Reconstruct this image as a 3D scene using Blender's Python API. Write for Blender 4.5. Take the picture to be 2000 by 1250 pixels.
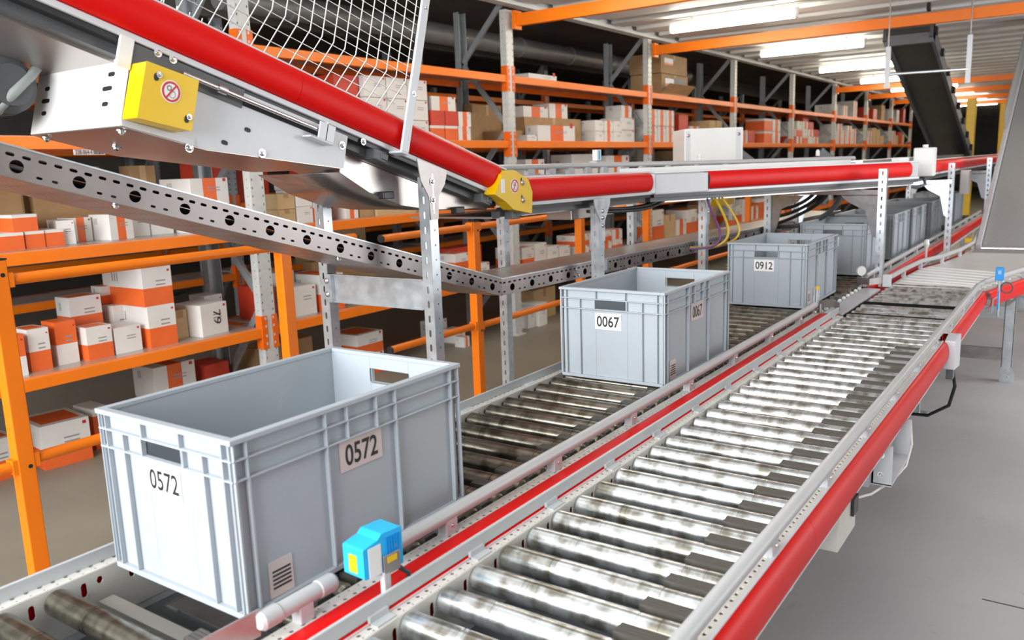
import bpy, math, random
from mathutils import Vector, Matrix
from mathutils.geometry import delaunay_2d_cdt

for o in list(bpy.data.objects):
    bpy.data.objects.remove(o, do_unlink=True)
scene = bpy.context.scene
C = scene.collection
random.seed(7)

# ------------------------------------------------------------------ camera, world, exposure
cam = bpy.data.cameras.new('camera')
cam.sensor_width = 36.0
cam.lens = 29.22
cam.clip_start = 0.05
cam.dof.use_dof = True
cam.dof.focus_distance = 2.6
cam.dof.aperture_fstop = 4.5
camo = bpy.data.objects.new('camera', cam)
C.objects.link(camo)
R_ = Vector((0.82368, 0.56602, -0.03423)); U_ = Vector((-0.07517, 0.16883, 0.98277)); F_ = Vector((-0.56205, 0.80692, -0.18161))
camo.matrix_world = Matrix(((R_.x, U_.x, -F_.x, 0), (R_.y, U_.y, -F_.y, 0), (R_.z, U_.z, -F_.z, 1.5), (0, 0, 0, 1)))
scene.camera = camo

world = bpy.data.worlds.new('daylight')
scene.world = world
world.use_nodes = True
world.node_tree.nodes['Background'].inputs[0].default_value = (0.96, 0.98, 1.0, 1)
world.node_tree.nodes['Background'].inputs[1].default_value = 0.75
# daylight through the tall window band in the wall behind the camera
wl = bpy.data.lights.new('window_daylight', 'AREA'); wl.shape = 'RECTANGLE'; wl.size = 5.2; wl.size_y = 2.8; wl.energy = 430; wl.color = (0.95, 0.975, 1.0)
wlo = bpy.data.objects.new('window_daylight', wl); C.objects.link(wlo); wlo.location = (-1.9, -3.1, 2.7); wlo.rotation_euler = (math.radians(88), 0, 0)
# daylight through the open dock door in the right wall, out of view
dl = bpy.data.lights.new('dock_daylight', 'AREA'); dl.shape = 'RECTANGLE'; dl.size = 2.2; dl.size_y = 3.4; dl.energy = 105; dl.color = (0.98, 0.99, 1.0)
dlo = bpy.data.objects.new('dock_daylight', dl); C.objects.link(dlo); dlo.location = (3.38, 6.9, 1.7); dlo.rotation_euler = (0, math.radians(90), 0)
vs = scene.view_settings
vs.view_transform = 'Standard'
vs.look = 'None'
vs.gamma = 1.0
vs.use_curve_mapping = False
vs.exposure = 0.5
LAMP = 22.0

# ------------------------------------------------------------------ materials
MATS = {}
def mat(name, col, rough=0.5, metal=0.0, var=0.06, scale=8.0, bump=0.0, bscale=60.0, rvar=0.0, spec=0.5, stretch=None, dirt=None):
    m = bpy.data.materials.new(name); m.use_nodes = True
    nt = m.node_tree; N = nt.nodes; L = nt.links
    b = N['Principled BSDF']
    b.inputs['Roughness'].default_value = rough
    b.inputs['Metallic'].default_value = metal
    b.inputs['Specular IOR Level'].default_value = spec
    tc = N.new('ShaderNodeTexCoord'); vec = tc.outputs['Object']
    if stretch:
        mp = N.new('ShaderNodeMapping'); mp.inputs['Scale'].default_value = stretch
        L.new(vec, mp.inputs[0]); vec = mp.outputs[0]
    nz = N.new('ShaderNodeTexNoise'); nz.inputs['Scale'].default_value = scale; nz.inputs['Detail'].default_value = 5
    L.new(vec, nz.inputs['Vector'])
    cr = N.new('ShaderNodeValToRGB')
    c0 = [max(0, c * (1 - var)) for c in col]; c1 = [min(1, c * (1 + var)) for c in col]
    cr.color_ramp.elements[0].color = (*c0, 1); cr.color_ramp.elements[0].position = 0.3
    cr.color_ramp.elements[1].color = (*c1, 1); cr.color_ramp.elements[1].position = 0.7
    L.new(nz.outputs['Fac'], cr.inputs[0])
    out = cr.outputs[0]
    if dirt:
        n2 = N.new('ShaderNodeTexNoise'); n2.inputs['Scale'].default_value = dirt[1]; n2.inputs['Detail'].default_value = 8
        n2.inputs['Roughness'].default_value = 0.7
        L.new(vec, n2.inputs['Vector'])
        r2 = N.new('ShaderNodeValToRGB'); r2.color_ramp.elements[0].position = dirt[2]; r2.color_ramp.elements[1].position = dirt[3]
        L.new(n2.outputs['Fac'], r2.inputs[0])
        mx = N.new('ShaderNodeMix'); mx.data_type = 'RGBA'
        L.new(r2.outputs[0], mx.inputs['Factor']); L.new(out, mx.inputs['A']); mx.inputs['B'].default_value = (*dirt[0], 1)
        out = mx.outputs['Result']
    L.new(out, b.inputs['Base Color'])
    if rvar:
        mr = N.new('ShaderNodeMapRange'); mr.inputs['To Min'].default_value = max(0.02, rough - rvar); mr.inputs['To Max'].default_value = rough + rvar
        L.new(nz.outputs['Fac'], mr.inputs['Value']); L.new(mr.outputs[0], b.inputs['Roughness'])
    if bump:
        n3 = N.new('ShaderNodeTexNoise'); n3.inputs['Scale'].default_value = bscale; n3.inputs['Detail'].default_value = 3
        L.new(vec, n3.inputs['Vector'])
        bp = N.new('ShaderNodeBump'); bp.inputs['Strength'].default_value = bump; bp.inputs['Distance'].default_value = 0.002
        L.new(n3.outputs['Fac'], bp.inputs['Height']); L.new(bp.outputs[0], b.inputs['Normal'])
    MATS[name] = m
    return m

def emit(name, col, s):
    m = bpy.data.materials.new(name); m.use_nodes = True
    nt = m.node_tree; nt.nodes.remove(nt.nodes['Principled BSDF'])
    e = nt.nodes.new('ShaderNodeEmission'); e.inputs[0].default_value = (*col, 1); e.inputs[1].default_value = s
    nt.links.new(e.outputs[0], nt.nodes['Material Output'].inputs[0])
    MATS[name] = m
    return m

mat('crate', (0.385, 0.425, 0.46), 0.42, var=0.05, scale=3, bump=0.05, bscale=200, dirt=((0.5, 0.53, 0.56), 14, 0.62, 0.85))
mat('red', (0.70, 0.004, 0.003), 0.42, var=0.04, scale=2, spec=0.16)
mat('white_paint', (0.66, 0.68, 0.71), 0.35, var=0.03)
mat('grey_paint', (0.52, 0.52, 0.54), 0.38, var=0.04)
mat('cream_frame', (0.68, 0.66, 0.61), 0.42, var=0.06, scale=14, dirt=((0.42, 0.33, 0.2), 22, 0.6, 0.82))
mat('tube_grey', (0.47, 0.475, 0.48), 0.38, var=0.03)
mat('bar_grey', (0.50, 0.52, 0.53), 0.4, var=0.05, scale=10)
mat('galv', (0.56, 0.60, 0.63), 0.32, 0.75, var=0.12, scale=22, rvar=0.1)
mat('galv_dark', (0.36, 0.33, 0.32), 0.36, 0.7, var=0.15, scale=16, rvar=0.1)
mat('tray_steel', (0.29, 0.26, 0.25), 0.34, 0.6, var=0.12, scale=9, rvar=0.12)
mat('steel_sheet', (0.46, 0.42, 0.40), 0.32, 0.85, var=0.08, scale=4, rvar=0.06)
mat('bright_steel', (0.8, 0.8, 0.8), 0.15, 1.0, var=0.05)
mat('wire', (0.70, 0.69, 0.64), 0.3, 0.9, var=0.08, scale=30)
mat('orange', (0.92, 0.20, 0.0), 0.4, var=0.06, scale=3, spec=0.5)
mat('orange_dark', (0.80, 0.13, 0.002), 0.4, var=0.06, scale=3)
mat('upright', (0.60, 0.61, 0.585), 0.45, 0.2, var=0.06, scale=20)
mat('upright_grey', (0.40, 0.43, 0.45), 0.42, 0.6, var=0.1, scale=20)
mat('shelf_panel', (0.50, 0.47, 0.42), 0.32, 0.5, var=0.08, scale=5)
mat('yellow', (0.80, 0.50, 0.0), 0.33, var=0.03)
mat('black_plastic', (0.018, 0.018, 0.02), 0.4, var=0.1)
mat('matte_black', (0.012, 0.012, 0.012), 0.95, var=0.1, spec=0.05)
mat('dark_grey', (0.09, 0.095, 0.10), 0.45, var=0.1)
mat('guard_rubber', (0.075, 0.068, 0.056), 0.55, var=0.25, scale=40, stretch=(1, 30, 1))
mat('blue', (0.0, 0.30, 0.78), 0.35, var=0.03)
mat('blue_light', (0.02, 0.46, 0.90), 0.35, var=0.03)
mat('label_white', (0.82, 0.81, 0.79), 0.5, var=0.02)
mat('label_pink', (0.62, 0.53, 0.50), 0.5, var=0.04)
mat('ink', (0.012, 0.012, 0.013), 0.5, var=0.0)
mat('sign_red', (0.55, 0.01, 0.015), 0.4, var=0.0)
mat('carton_white', (0.74, 0.72, 0.68), 0.55, var=0.04, scale=10)
mat('carton_orange', (0.80, 0.135, 0.022), 0.45, var=0.05, scale=10)
mat('carton_red', (0.60, 0.05, 0.02), 0.45, var=0.06, scale=10)
mat('kraft', (0.40, 0.24, 0.11), 0.7, var=0.1, scale=12)
mat('kraft_light', (0.56, 0.39, 0.20), 0.7, var=0.08, scale=12)
mat('print_grey', (0.30, 0.29, 0.29), 0.6, var=0.0)
mat('ceiling_white', (0.74, 0.74, 0.72), 0.5, var=0.04, scale=2)
mat('joist', (0.66, 0.66, 0.66), 0.45, 0.1, var=0.05, scale=3)
mat('dark_deck', (0.16, 0.14, 0.12), 0.7, var=0.2, scale=2)
mat('wall_grey', (0.24, 0.22, 0.20), 0.8, var=0.15, scale=1)
mat('belt_dark', (0.05, 0.05, 0.045), 0.5, var=0.2, scale=3)
mat('belt_grey', (0.30, 0.295, 0.285), 0.45, var=0.1, scale=30, stretch=(40, 1, 1))
mat('table_white', (0.70, 0.69, 0.66), 0.3, var=0.03)
mat('hose', (0.36, 0.40, 0.38), 0.4, var=0.05)
mat('duct', (0.42, 0.41, 0.40), 0.45, 0.5, var=0.1)
mat('cable_yellow', (0.62, 0.40, 0.03), 0.4)
mat('cable_purple', (0.16, 0.05, 0.20), 0.4)
mat('pale_paint', (0.82, 0.82, 0.80), 0.3, var=0.02)
emit('tube_light', (1.0, 0.93, 0.78), LAMP)

# roller steel: zinc tube with darker bands that run round it
def roller_mat(name, base, dark, rough):
    m = bpy.data.materials.new(name); m.use_nodes = True
    nt = m.node_tree; N = nt.nodes; L = nt.links; b = N['Principled BSDF']
    b.inputs['Metallic'].default_value = 0.88
    tc = N.new('ShaderNodeTexCoord'); oi = N.new('ShaderNodeObjectInfo')
    ad = N.new('ShaderNodeVectorMath'); ad.operation = 'ADD'
    L.new(tc.outputs['Object'], ad.inputs[0]); L.new(oi.outputs['Random'], ad.inputs[1])
    mp = N.new('ShaderNodeMapping'); mp.inputs['Scale'].default_value = (1.0, 0.25, 0.25); L.new(ad.outputs[0], mp.inputs[0])
    n1 = N.new('ShaderNodeTexNoise'); n1.inputs['Scale'].default_value = 34; n1.inputs['Detail'].default_value = 3; L.new(mp.outputs[0], n1.inputs['Vector'])
    mp2 = N.new('ShaderNodeMapping'); mp2.inputs['Scale'].default_value = (1.0, 1.6, 1.6); L.new(ad.outputs[0], mp2.inputs[0])
    n2 = N.new('ShaderNodeTexNoise'); n2.inputs['Scale'].default_value = 22; n2.inputs['Detail'].default_value = 4; L.new(mp2.outputs[0], n2.inputs['Vector'])
    mu = N.new('ShaderNodeMath'); mu.operation = 'MULTIPLY'; L.new(n1.outputs['Fac'], mu.inputs[0]); L.new(n2.outputs['Fac'], mu.inputs[1])
    cr = N.new('ShaderNodeValToRGB')
    cr.color_ramp.elements[0].position = 0.15; cr.color_ramp.elements[0].color = (*dark, 1)
    cr.color_ramp.elements[1].position = 0.30; cr.color_ramp.elements[1].color = (*base, 1)
    L.new(mu.outputs[0], cr.inputs[0]); L.new(cr.outputs[0], b.inputs['Base Color'])
    mr = N.new('ShaderNodeMapRange'); mr.inputs['To Min'].default_value = rough - 0.06; mr.inputs['To Max'].default_value = rough + 0.12
    L.new(n2.outputs['Fac'], mr.inputs['Value']); L.new(mr.outputs[0], b.inputs['Roughness'])
    MATS[name] = m
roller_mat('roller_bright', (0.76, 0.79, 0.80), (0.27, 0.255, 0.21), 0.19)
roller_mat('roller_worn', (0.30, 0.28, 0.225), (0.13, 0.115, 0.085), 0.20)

# concrete floor
def floor_mat():
    m = mat('concrete_shaded', (0.26, 0.235, 0.185), 0.5, var=0.1, scale=1.2, bump=0.12, bscale=40, dirt=((0.16, 0.145, 0.12), 5, 0.62, 0.9), rvar=0.1)  # browner, darker concrete with the shade near the racks put into the colour
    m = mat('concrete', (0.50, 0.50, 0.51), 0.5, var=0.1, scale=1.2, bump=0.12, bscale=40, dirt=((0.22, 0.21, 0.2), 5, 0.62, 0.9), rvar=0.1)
    return m
floor_mat()

# ------------------------------------------------------------------ mesh builder
class MB:
    def __init__(s): s.v = []; s.f = []; s.sm = []; s.mi = []
    def add(s, vs_, fs, smooth=False, mi=0, M=None):
        n = len(s.v)
        if M is None: s.v += [tuple(v) for v in vs_]
        else: s.v += [tuple(M @ Vector(v)) for v in vs_]
        for f in fs:
            s.f.append(tuple(n + i for i in f)); s.sm.append(smooth); s.mi.append(mi)
        return s
    def box(s, x0, x1, y0, y1, z0, z1, mi=0, M=None):
        return s.add([(x0,y0,z0),(x1,y0,z0),(x1,y1,z0),(x0,y1,z0),(x0,y0,z1),(x1,y0,z1),(x1,y1,z1),(x0,y1,z1)],
                     [(0,3,2,1),(4,5,6,7),(0,1,5,4),(1,2,6,5),(2,3,7,6),(3,0,4,7)], False, mi, M)
    def prism(s, poly, c0, c1, fn, mi=0, smooth=False, caps=True, M=None):
        # poly: list of (a, b); fn(a, b, c) -> xyz
        n = len(poly)
        vv = [fn(a, b, c0) for a, b in poly] + [fn(a, b, c1) for a, b in poly]
        s.add(vv, [(i, (i+1) % n, n + (i+1) % n, n + i) for i in range(n)], smooth, mi, M)
        if caps: s.add(vv, [tuple(range(n))[::-1], tuple(range(n, 2*n))], False, mi, M)
        return s
    def strip(s, prof, c0, c1, fn, mi=0, smooth=True, M=None):
        n = len(prof)
        vv = [fn(a, b, c0) for a, b in prof] + [fn(a, b, c1) for a, b in prof]
        return s.add(vv, [(i, i+1, n+i+1, n+i) for i in range(n-1)], smooth, mi, M)
    def shell(s, prof, c0, c1, fn, th=0.002, mi=0, M=None):
        n = len(prof); inn = []
        for i in range(n):
            (ax, ay), (bx, by) = prof[max(i-1, 0)], prof[min(i+1, n-1)]; l = math.hypot(bx-ax, by-ay)
            inn.append((prof[i][0]-(by-ay)/l*th, prof[i][1]+(bx-ax)/l*th))
        s.strip(prof, c0, c1, fn, mi, True, M); s.strip(inn[::-1], c0, c1, fn, mi, True, M)
        for c in (c0, c1):
            s.add([fn(a, b, c) for a, b in prof] + [fn(a, b, c) for a, b in inn], [(i, i+1, n+i+1, n+i) for i in range(n-1)], False, mi, M)
        for k in (0, n-1): s.add([fn(*prof[k], c0), fn(*prof[k], c1), fn(*inn[k], c1), fn(*inn[k], c0)], [(0,1,2,3)], False, mi, M)
        return s
    def tube(s, pts, r, n=12, caps=True, mi=0, smooth=True, M=None):
        P = [Vector(p) for p in pts]; T = []
        for i in range(len(P)):
            a = P[max(i-1, 0)]; b = P[min(i+1, len(P)-1)]; T.append((b-a).normalized())
        up = Vector((0,0,1)) if abs(T[0].z) < 0.9 else Vector((1,0,0))
        vv = []; u = (up - T[0]*up.dot(T[0])).normalized()
        for p, t in zip(P, T):
            u = (u - t*u.dot(t)).normalized(); w = t.cross(u)
            vv += [tuple(p + (u*math.cos(2*math.pi*k/n) + w*math.sin(2*math.pi*k/n))*r) for k in range(n)]
        fs = []
        for i in range(len(P)-1):
            for k in range(n):
                k2 = (k+1) % n; fs.append((i*n+k, i*n+k2, (i+1)*n+k2, (i+1)*n+k))
        s.add(vv, fs, smooth, mi, M)
        if caps:
            s.add(vv[:n], [tuple(range(n))[::-1]], False, mi, M); s.add(vv[-n:], [tuple(range(n))], False, mi, M)
        return s
    def cyl(s, p0, p1, r, n=16, mi=0, M=None): return s.tube([p0, p1], r, n, True, mi, True, M)
    def lathe(s, prof, n=20, mi=0, M=None, axis='x'):
        # prof: list of (t, r) ; repeated t makes a hard step
        for (t0, r0), (t1, r1) in zip(prof, prof[1:]):
            vv = []
            for t, r in ((t0, r0), (t1, r1)):
                for k in range(n):
                    a = 2*math.pi*k/n; c, d = r*math.cos(a), r*math.sin(a)
                    vv.append((t, c, d) if axis == 'x' else ((c, d, t) if axis == 'z' else (d, t, c)))
            s.add(vv, [(k, (k+1) % n, n+(k+1) % n, n+k) for k in range(n)], abs(t1-t0) > 1e-6, mi, M)
        return s
    def mesh(s, name):
        me = bpy.data.meshes.new(name); me.from_pydata(s.v, [], s.f)
        me.polygons.foreach_set('use_smooth', s.sm); me.polygons.foreach_set('material_index', s.mi)
        me.update(); return me
    def build(s, name, mats, parent=None, bevel=0, loc=None):
        return mk(name, s.mesh(name), mats, parent, bevel, loc)

def mk(name, me, mats, parent=None, bevel=0, loc=None):
    """one mesh object; vertices are in world coordinates unless loc is given"""
    if mats is not None and not me.materials:
        for m in ([mats] if isinstance(mats, str) else mats): me.materials.append(MATS[m])
    o = bpy.data.objects.new(name, me); C.objects.link(o)
    p = Vector(loc) if loc is not None else Vector((0,0,0))
    if parent is not None:
        o.parent = parent
        p = p - wloc(parent)
    o.location = p
    if bevel:
        b = o.modifiers.new('bevel', 'BEVEL'); b.width = bevel; b.segments = 2; b.limit_method = 'ANGLE'; b.angle_limit = 0.7
    return o
def wloc(o):
    p = Vector(o.location); q = o.parent
    while q is not None: p = p + Vector(q.location); q = q.parent
    return p
def thing(name, label, cat, loc, group=None):
    o = bpy.data.objects.new(name, None); C.objects.link(o); o.location = loc; o.empty_display_size = 0.1
    o['label'] = label; o['category'] = cat
    if group: o['group'] = group
    return o
def tag(o, label, cat, group=None, kind=None):
    if label: o['label'] = label
    if cat: o['category'] = cat
    if group: o['group'] = group
    if kind: o['kind'] = kind
    return o
def struct(o): o['kind'] = 'structure'; return o

def oval(cx, cy, w, h, n=3):
    """slot outline (stadium) centred at cx, cy"""
    r = min(w, h)/2; pts = []
    if w >= h:
        for k in range(n+1): a = -math.pi/2 + math.pi*k/n; pts.append((cx + w/2 - r + r*math.cos(a), cy + r*math.sin(a)))
        for k in range(n+1): a = math.pi/2 + math.pi*k/n; pts.append((cx - w/2 + r + r*math.cos(a), cy + r*math.sin(a)))
    else:
        for k in range(n+1): a = math.pi*k/n; pts.append((cx + r*math.cos(a), cy + h/2 - r + r*math.sin(a)))
        for k in range(n+1): a = math.pi + math.pi*k/n; pts.append((cx + r*math.cos(a), cy - h/2 + r + r*math.sin(a)))
    return pts
_cells = {}
def perf_cell(w, h, holes):
    """triangulated w x h cell with holes cut out: (verts, tris)"""
    key = (w, h, str(holes))
    if key in _cells: return _cells[key]
    V = [Vector(p) for p in ((0,0),(w,0),(w,h),(0,h))]; Ed = [(0,1),(1,2),(2,3),(3,0)]
    for hp in holes:
        n = len(V); V += [Vector(p) for p in hp]; Ed += [(n+i, n+(i+1) % len(hp)) for i in range(len(hp))]
    r = delaunay_2d_cdt(V, Ed, [], 0, 1e-7)
    def inside(p, poly):
        c = False; j = len(poly)-1
        for i in range(len(poly)):
            (xi, yi), (xj, yj) = poly[i], poly[j]
            if (yi > p[1]) != (yj > p[1]) and p[0] < (xj-xi)*(p[1]-yi)/(yj-yi)+xi: c = not c
            j = i
        return c
    tris = []
    for f in r[2]:
        c = (sum(r[0][i].x for i in f)/len(f), sum(r[0][i].y for i in f)/len(f))
        if not any(inside(c, hp) for hp in holes): tris.append(tuple(f))
    _cells[key] = ([(v.x, v.y) for v in r[0]], tris)
    return _cells[key]
def perf(mb, a0, count, w, h, holes, fn, mi=0):
    vs2, tr = perf_cell(w, h, holes)
    for i in range(count):
        mb.add([fn(a0 + i*w + x, y) for x, y in vs2], tr, False, mi)
    return mb
def solid(o, t):
    m = o.modifiers.new('solidify', 'SOLIDIFY'); m.thickness = t; m.offset = 0
    return o

_txt = {}
def text_mesh(s, bold=0.0):
    if (s, bold) in _txt: return _txt[(s, bold)]
    cu = bpy.data.curves.new('txt', 'FONT'); cu.body = s; cu.size = 1.0; cu.align_x = 'CENTER'; cu.align_y = 'CENTER'; cu.resolution_u = 4; cu.offset = bold
    ob = bpy.data.objects.new('txt', cu); C.objects.link(ob)
    dg = bpy.context.evaluated_depsgraph_get(); dg.update()
    me = bpy.data.meshes.new_from_object(ob.evaluated_get(dg))
    bpy.data.objects.remove(ob, do_unlink=True)
    _txt[(s, bold)] = ([tuple(v.co) for v in me.vertices], [tuple(p.vertices) for p in me.polygons])
    bpy.data.meshes.remove(me)
    return _txt[(s, bold)]
def text_on(name, s, w, h, M, m='ink', parent=None, loc=None, bold=0.0):
    """flat lettering fitted into w x h, placed by matrix M (local x right, y up, z out)"""
    vv, ff = text_mesh(s, bold)
    x0 = min(v[0] for v in vv); x1 = max(v[0] for v in vv); y0 = min(v[1] for v in vv); y1 = max(v[1] for v in vv)
    mb = MB(); mb.add([((v[0]-(x0+x1)/2)*w/(x1-x0), (v[1]-(y0+y1)/2)*h/(y1-y0), 0) for v in vv], ff, False, 0, M)
    return mb.build(name, m, parent, 0, loc)
def basis(o, xa, ya):
    xa = Vector(xa).normalized(); ya = Vector(ya).normalized(); za = xa.cross(ya)
    return Matrix(((xa.x, ya.x, za.x, o[0]), (xa.y, ya.y, za.y, o[1]), (xa.z, ya.z, za.z, o[2]), (0,0,0,1)))
def bolt(p, d, r, parent, name='bolt', m='bright_steel'):
    d = Vector(d).normalized(); a = Vector((0,0,1)) if abs(d.z) < 0.9 else Vector((1,0,0))
    M = basis(p, a.cross(d), d.cross(a.cross(d)).normalized()); mb = MB()
    mb.lathe([(0, r*1.5), (r*0.3, r*1.5), (r*0.3, r), (r*0.8, r*0.9), (r*1.15, r*0.45), (r*1.15, 0.0)], 10, 0, M, 'z')
    return mb.build(name, m, parent)

# ------------------------------------------------------------------ the hall
fl = MB().box(-16, 3.6, -6, 40, -0.2, 0.0).build('floor', 'concrete'); struct(fl)
for i, (x0, y0, x1, y1) in enumerate([(-0.2, 3.02, 3.4, 3.026), (-1.3, 9.0, 3.4, 9.008)]):
    j = MB().box(x0, x1, y0, y1, -0.001, 0.0012).build('expansion_joint', 'dark_grey', fl)
struct(MB().box(-16, -1.35, -3.2, 40, -0.1, 0.0015).build('floor', 'concrete_shaded'))  # thin overlay that paints the left floor as shaded
struct(MB().box(-16.2, -16, -6, 40, 0, 4).build('wall_left', 'wall_grey'))
struct(MB().box(-16, 3.6, 40, 40.2, 0, 4).build('wall_back', 'wall_grey'))
wr = MB(); wr.box(3.4, 3.6, -3.4, 4.5, 0, 4.6); wr.box(3.4, 3.6, 8.7, 40, 0, 4.6); wr.box(3.4, 3.6, 4.5, 8.7, 2.9, 4.6)
struct(wr.build('wall_right', 'wall_grey'))
wn = MB(); wn.box(-16, -4.4, -3.4, -3.2, 0, 4.6); wn.box(0.8, 3.6, -3.4, -3.2, 0, 4.6); wn.box(-4.4, 3.6, -3.4, -3.2, 0, 1.2); wn.box(-4.4, 3.6, -3.4, -3.2, 4.2, 4.6)
struct(wn.build('wall_near', 'ceiling_white'))
hc = MB(); hc.box(-16, 3.6, -3.4, 2.2, 4.6, 4.8); hc.box(-4.3, 3.6, 2.2, 2.3, 3.2, 4.8); struct(hc.build('ceiling', 'ceiling_white'))
ce = struct(MB().box(-4.3, 3.6, 2.2, 40, 3.06, 3.2).build('ceiling', 'ceiling_white'))
pm_ = MB(); pm_.box(-4.1, 3.4, 0, 0.262, 0.0, 0.006); pm_.box(-4.1, 3.4, 0, 0.006, 0.0, 0.06); pm_.box(-4.1, 3.4, 0.256, 0.262, 0.0, 0.06)
pm_ = pm_.mesh('ceiling_panel'); pm_.materials.append(MATS['ceiling_white'])
for i in range(135):
    mk('ceiling_panel', pm_, None, ce, 0, (0, 2.22+i*0.28, 2.875 + 0.035*(i % 2)))
struct(MB().box(-16, -4.3, 0.5, 40, 3.15, 3.3).build('ceiling', 'dark_deck'))
for i, x in enumerate((-4.16, 2.6)):
    mb = MB(); mb.box(x-0.004, x+0.004, 2.2, 40, 2.84, 3.06); mb.box(x-0.05, x+0.05, 2.2, 40, 2.836, 2.846); mb.box(x-0.05, x+0.05, 2.2, 40, 3.05, 3.058)
    struct(mb.build('trim_%d' % (i+1), 'ceiling_white'))
for x in (-6.6, -8.9, -11.2):
    mb = MB(); mb.box(x-0.004, x+0.004, -6, 40, 2.9, 3.15); mb.box(x-0.06, x+0.06, -6, 40, 2.896, 2.908)
    struct(mb.build('trim_%d' % (3 + int(-x)), 'dark_deck'))
d = MB().tube([(-5.9, 4.5, 2.93), (-5.9, 14, 2.93)], 0.11, 16)
for y in (5.2, 6.4, 7.6, 8.8, 10, 11.2): d.tube([(-5.9, y, 2.93), (-5.9, y+0.04, 2.93)], 0.118, 16)
tag(d.build('ventilation_duct', 'duct'), 'long grey round duct under the dark ceiling behind the orange racks', 'duct')

# orange tie beams across the aisle
TB = [(6.13, 'nearest orange ceiling tie beam, cut by the top edge of the picture'), (8.88, 'wide orange ceiling tie beam glowing under the strip light'),
      (17.0, 'third orange ceiling tie beam, far behind the strip lights'), (19.75, 'fourth orange ceiling tie beam, further down the aisle'),
      (22.5, 'fifth orange ceiling tie beam, further down the aisle'), (25.3, 'sixth and farthest orange ceiling tie beam of the aisle')]
for y, lab in TB:
    t = thing('tie_beam', lab, 'beam', (-4.1, y, 2.66), 'orange ceiling tie beams')
    mb = MB(); mb.box(-4.1, 3.0, y-0.025, y+0.025, 2.665, 2.765); mb.build('beam_body', 'orange', t, 0.004)
    MB().box(-4.13, -4.098, y-0.05, y+0.05, 2.64, 2.79).build('connector', 'orange', t)

# fluorescent strips
LN = ['nearest', 'second', 'third', 'fourth', 'fifth', 'sixth', 'seventh', 'eighth', 'ninth', 'tenth', 'eleventh', 'twelfth']
def lamp(x, y, lab, w=1.2):
    t = thing('strip_light', lab, 'ceiling light', (x, y, 2.78), 'fluorescent strip lights')
    MB().box(x-w/2-0.03, x+w/2+0.03, y-0.03, y+0.03, 2.82, 2.835).build('housing', 'pale_paint', t)
    for dx in (-0.4, 0.4): MB().box(x+dx-0.01, x+dx+0.01, y-0.01, y+0.01, 2.835, 3.062).build('hanger', 'pale_paint', t)
    MB().tube([(x-w/2, y, 2.775), (x+w/2, y, 2.775)], 0.036, 14, True, 0, True).build('diffuser', 'tube_light', t)
    for dx in (-w/2-0.02, w/2): MB().box(x+dx, x+dx+0.02, y-0.03, y+0.03, 2.74, 2.82).build('end_socket', 'pale_paint', t)
k = 0
for i in range(10):
    y = 2.51 + i*2.75
    if 0 < i:
        lamp(-2.93, y, 'lit fluorescent strip over the left side of the aisle, %s from the camera' % LN[i-1])
    if 3 <= i < 9:  # right row is unseen, added to brighten the far ceiling and rollers
        k += 1; lamp(1.3, y, 'added unseen fluorescent strip over the right side of the aisle, %s from the camera' % LN[k-1])

# ------------------------------------------------------------------ pallet racking
XF, XB = -4.164, -4.72
UY = [0.57 + 2.757*i for i in range(10)]
LEV = [0.567, 1.179, 1.72, 2.268]
def upright(x, y, z1, m, parent, front, near):
    """perforated C-section post; web faces +X (front) or -X"""
    mb = MB(); w = 0.05; sx = 1 if front else -1
    n = int(z1/0.05)
    if near:
        hs = [oval(0.025, 0.012, 0.016, 0.0085), oval(0.025, 0.088, 0.016, 0.0085)]
        perf(mb, 0, n, 0.05, 0.1, hs, lambda a, b: (x, y-0.05+b, a))
        perf(mb, 0, n, 0.05, 0.06, [oval(0.025, 0.03, 0.008, 0.008)], lambda a, b: (x-sx*b, y-0.05, a))
        mb.add([(x, y+0.05, 0), (x-sx*0.06, y+0.05, 0), (x-sx*0.06, y+0.05, n*0.05), (x, y+0.05, n*0.05)], [(0,1,2,3)])
        o = mb.build('upright', m, parent); solid(o, 0.003)
    else:
        mb.box(min(x, x-sx*0.003), max(x, x-sx*0.003), y-0.05, y+0.05, 0, z1)
        mb.box(min(x, x-sx*0.06), max(x, x-sx*0.06), y-0.05, y-0.047, 0, z1); mb.box(min(x, x-sx*0.06), max(x, x-sx*0.06), y+0.047, y+0.05, 0, z1)
        for q in range(n):
            for yy in (-0.04, 0.028): mb.box(min(x, x+sx*0.0008), max(x, x+sx*0.0008), y+yy, y+yy+0.012, q*0.05+0.02, q*0.05+0.036, 1)
        o = mb.build('upright', [m, 'dark_grey'], parent)
    MB().box(x-0.09 if front else x-0.03, x+0.03 if front else x+0.09, y-0.07, y+0.07, 0, 0.008).build('foot_plate', m, o)
    return o
def brace(mb, y, p, q):
    a = Vector((p[0], y, p[1])); b = Vector((q[0], y, q[1])); d_ = (b-a).normalized(); nrm = Vector((0,1,0)); s_ = d_.cross(nrm)
    vv = []
    for t in (a, b):
        for i, j in ((-1,-1),(1,-1),(1,1),(-1,1)): vv.append(tuple(t + nrm*0.012*i + s_*0.022*j))
    mb.add(vv, [(0,1,2,3),(7,6,5,4),(0,4,5,1),(1,5,6,2),(2,6,7,3),(3,7,4,0)])
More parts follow.
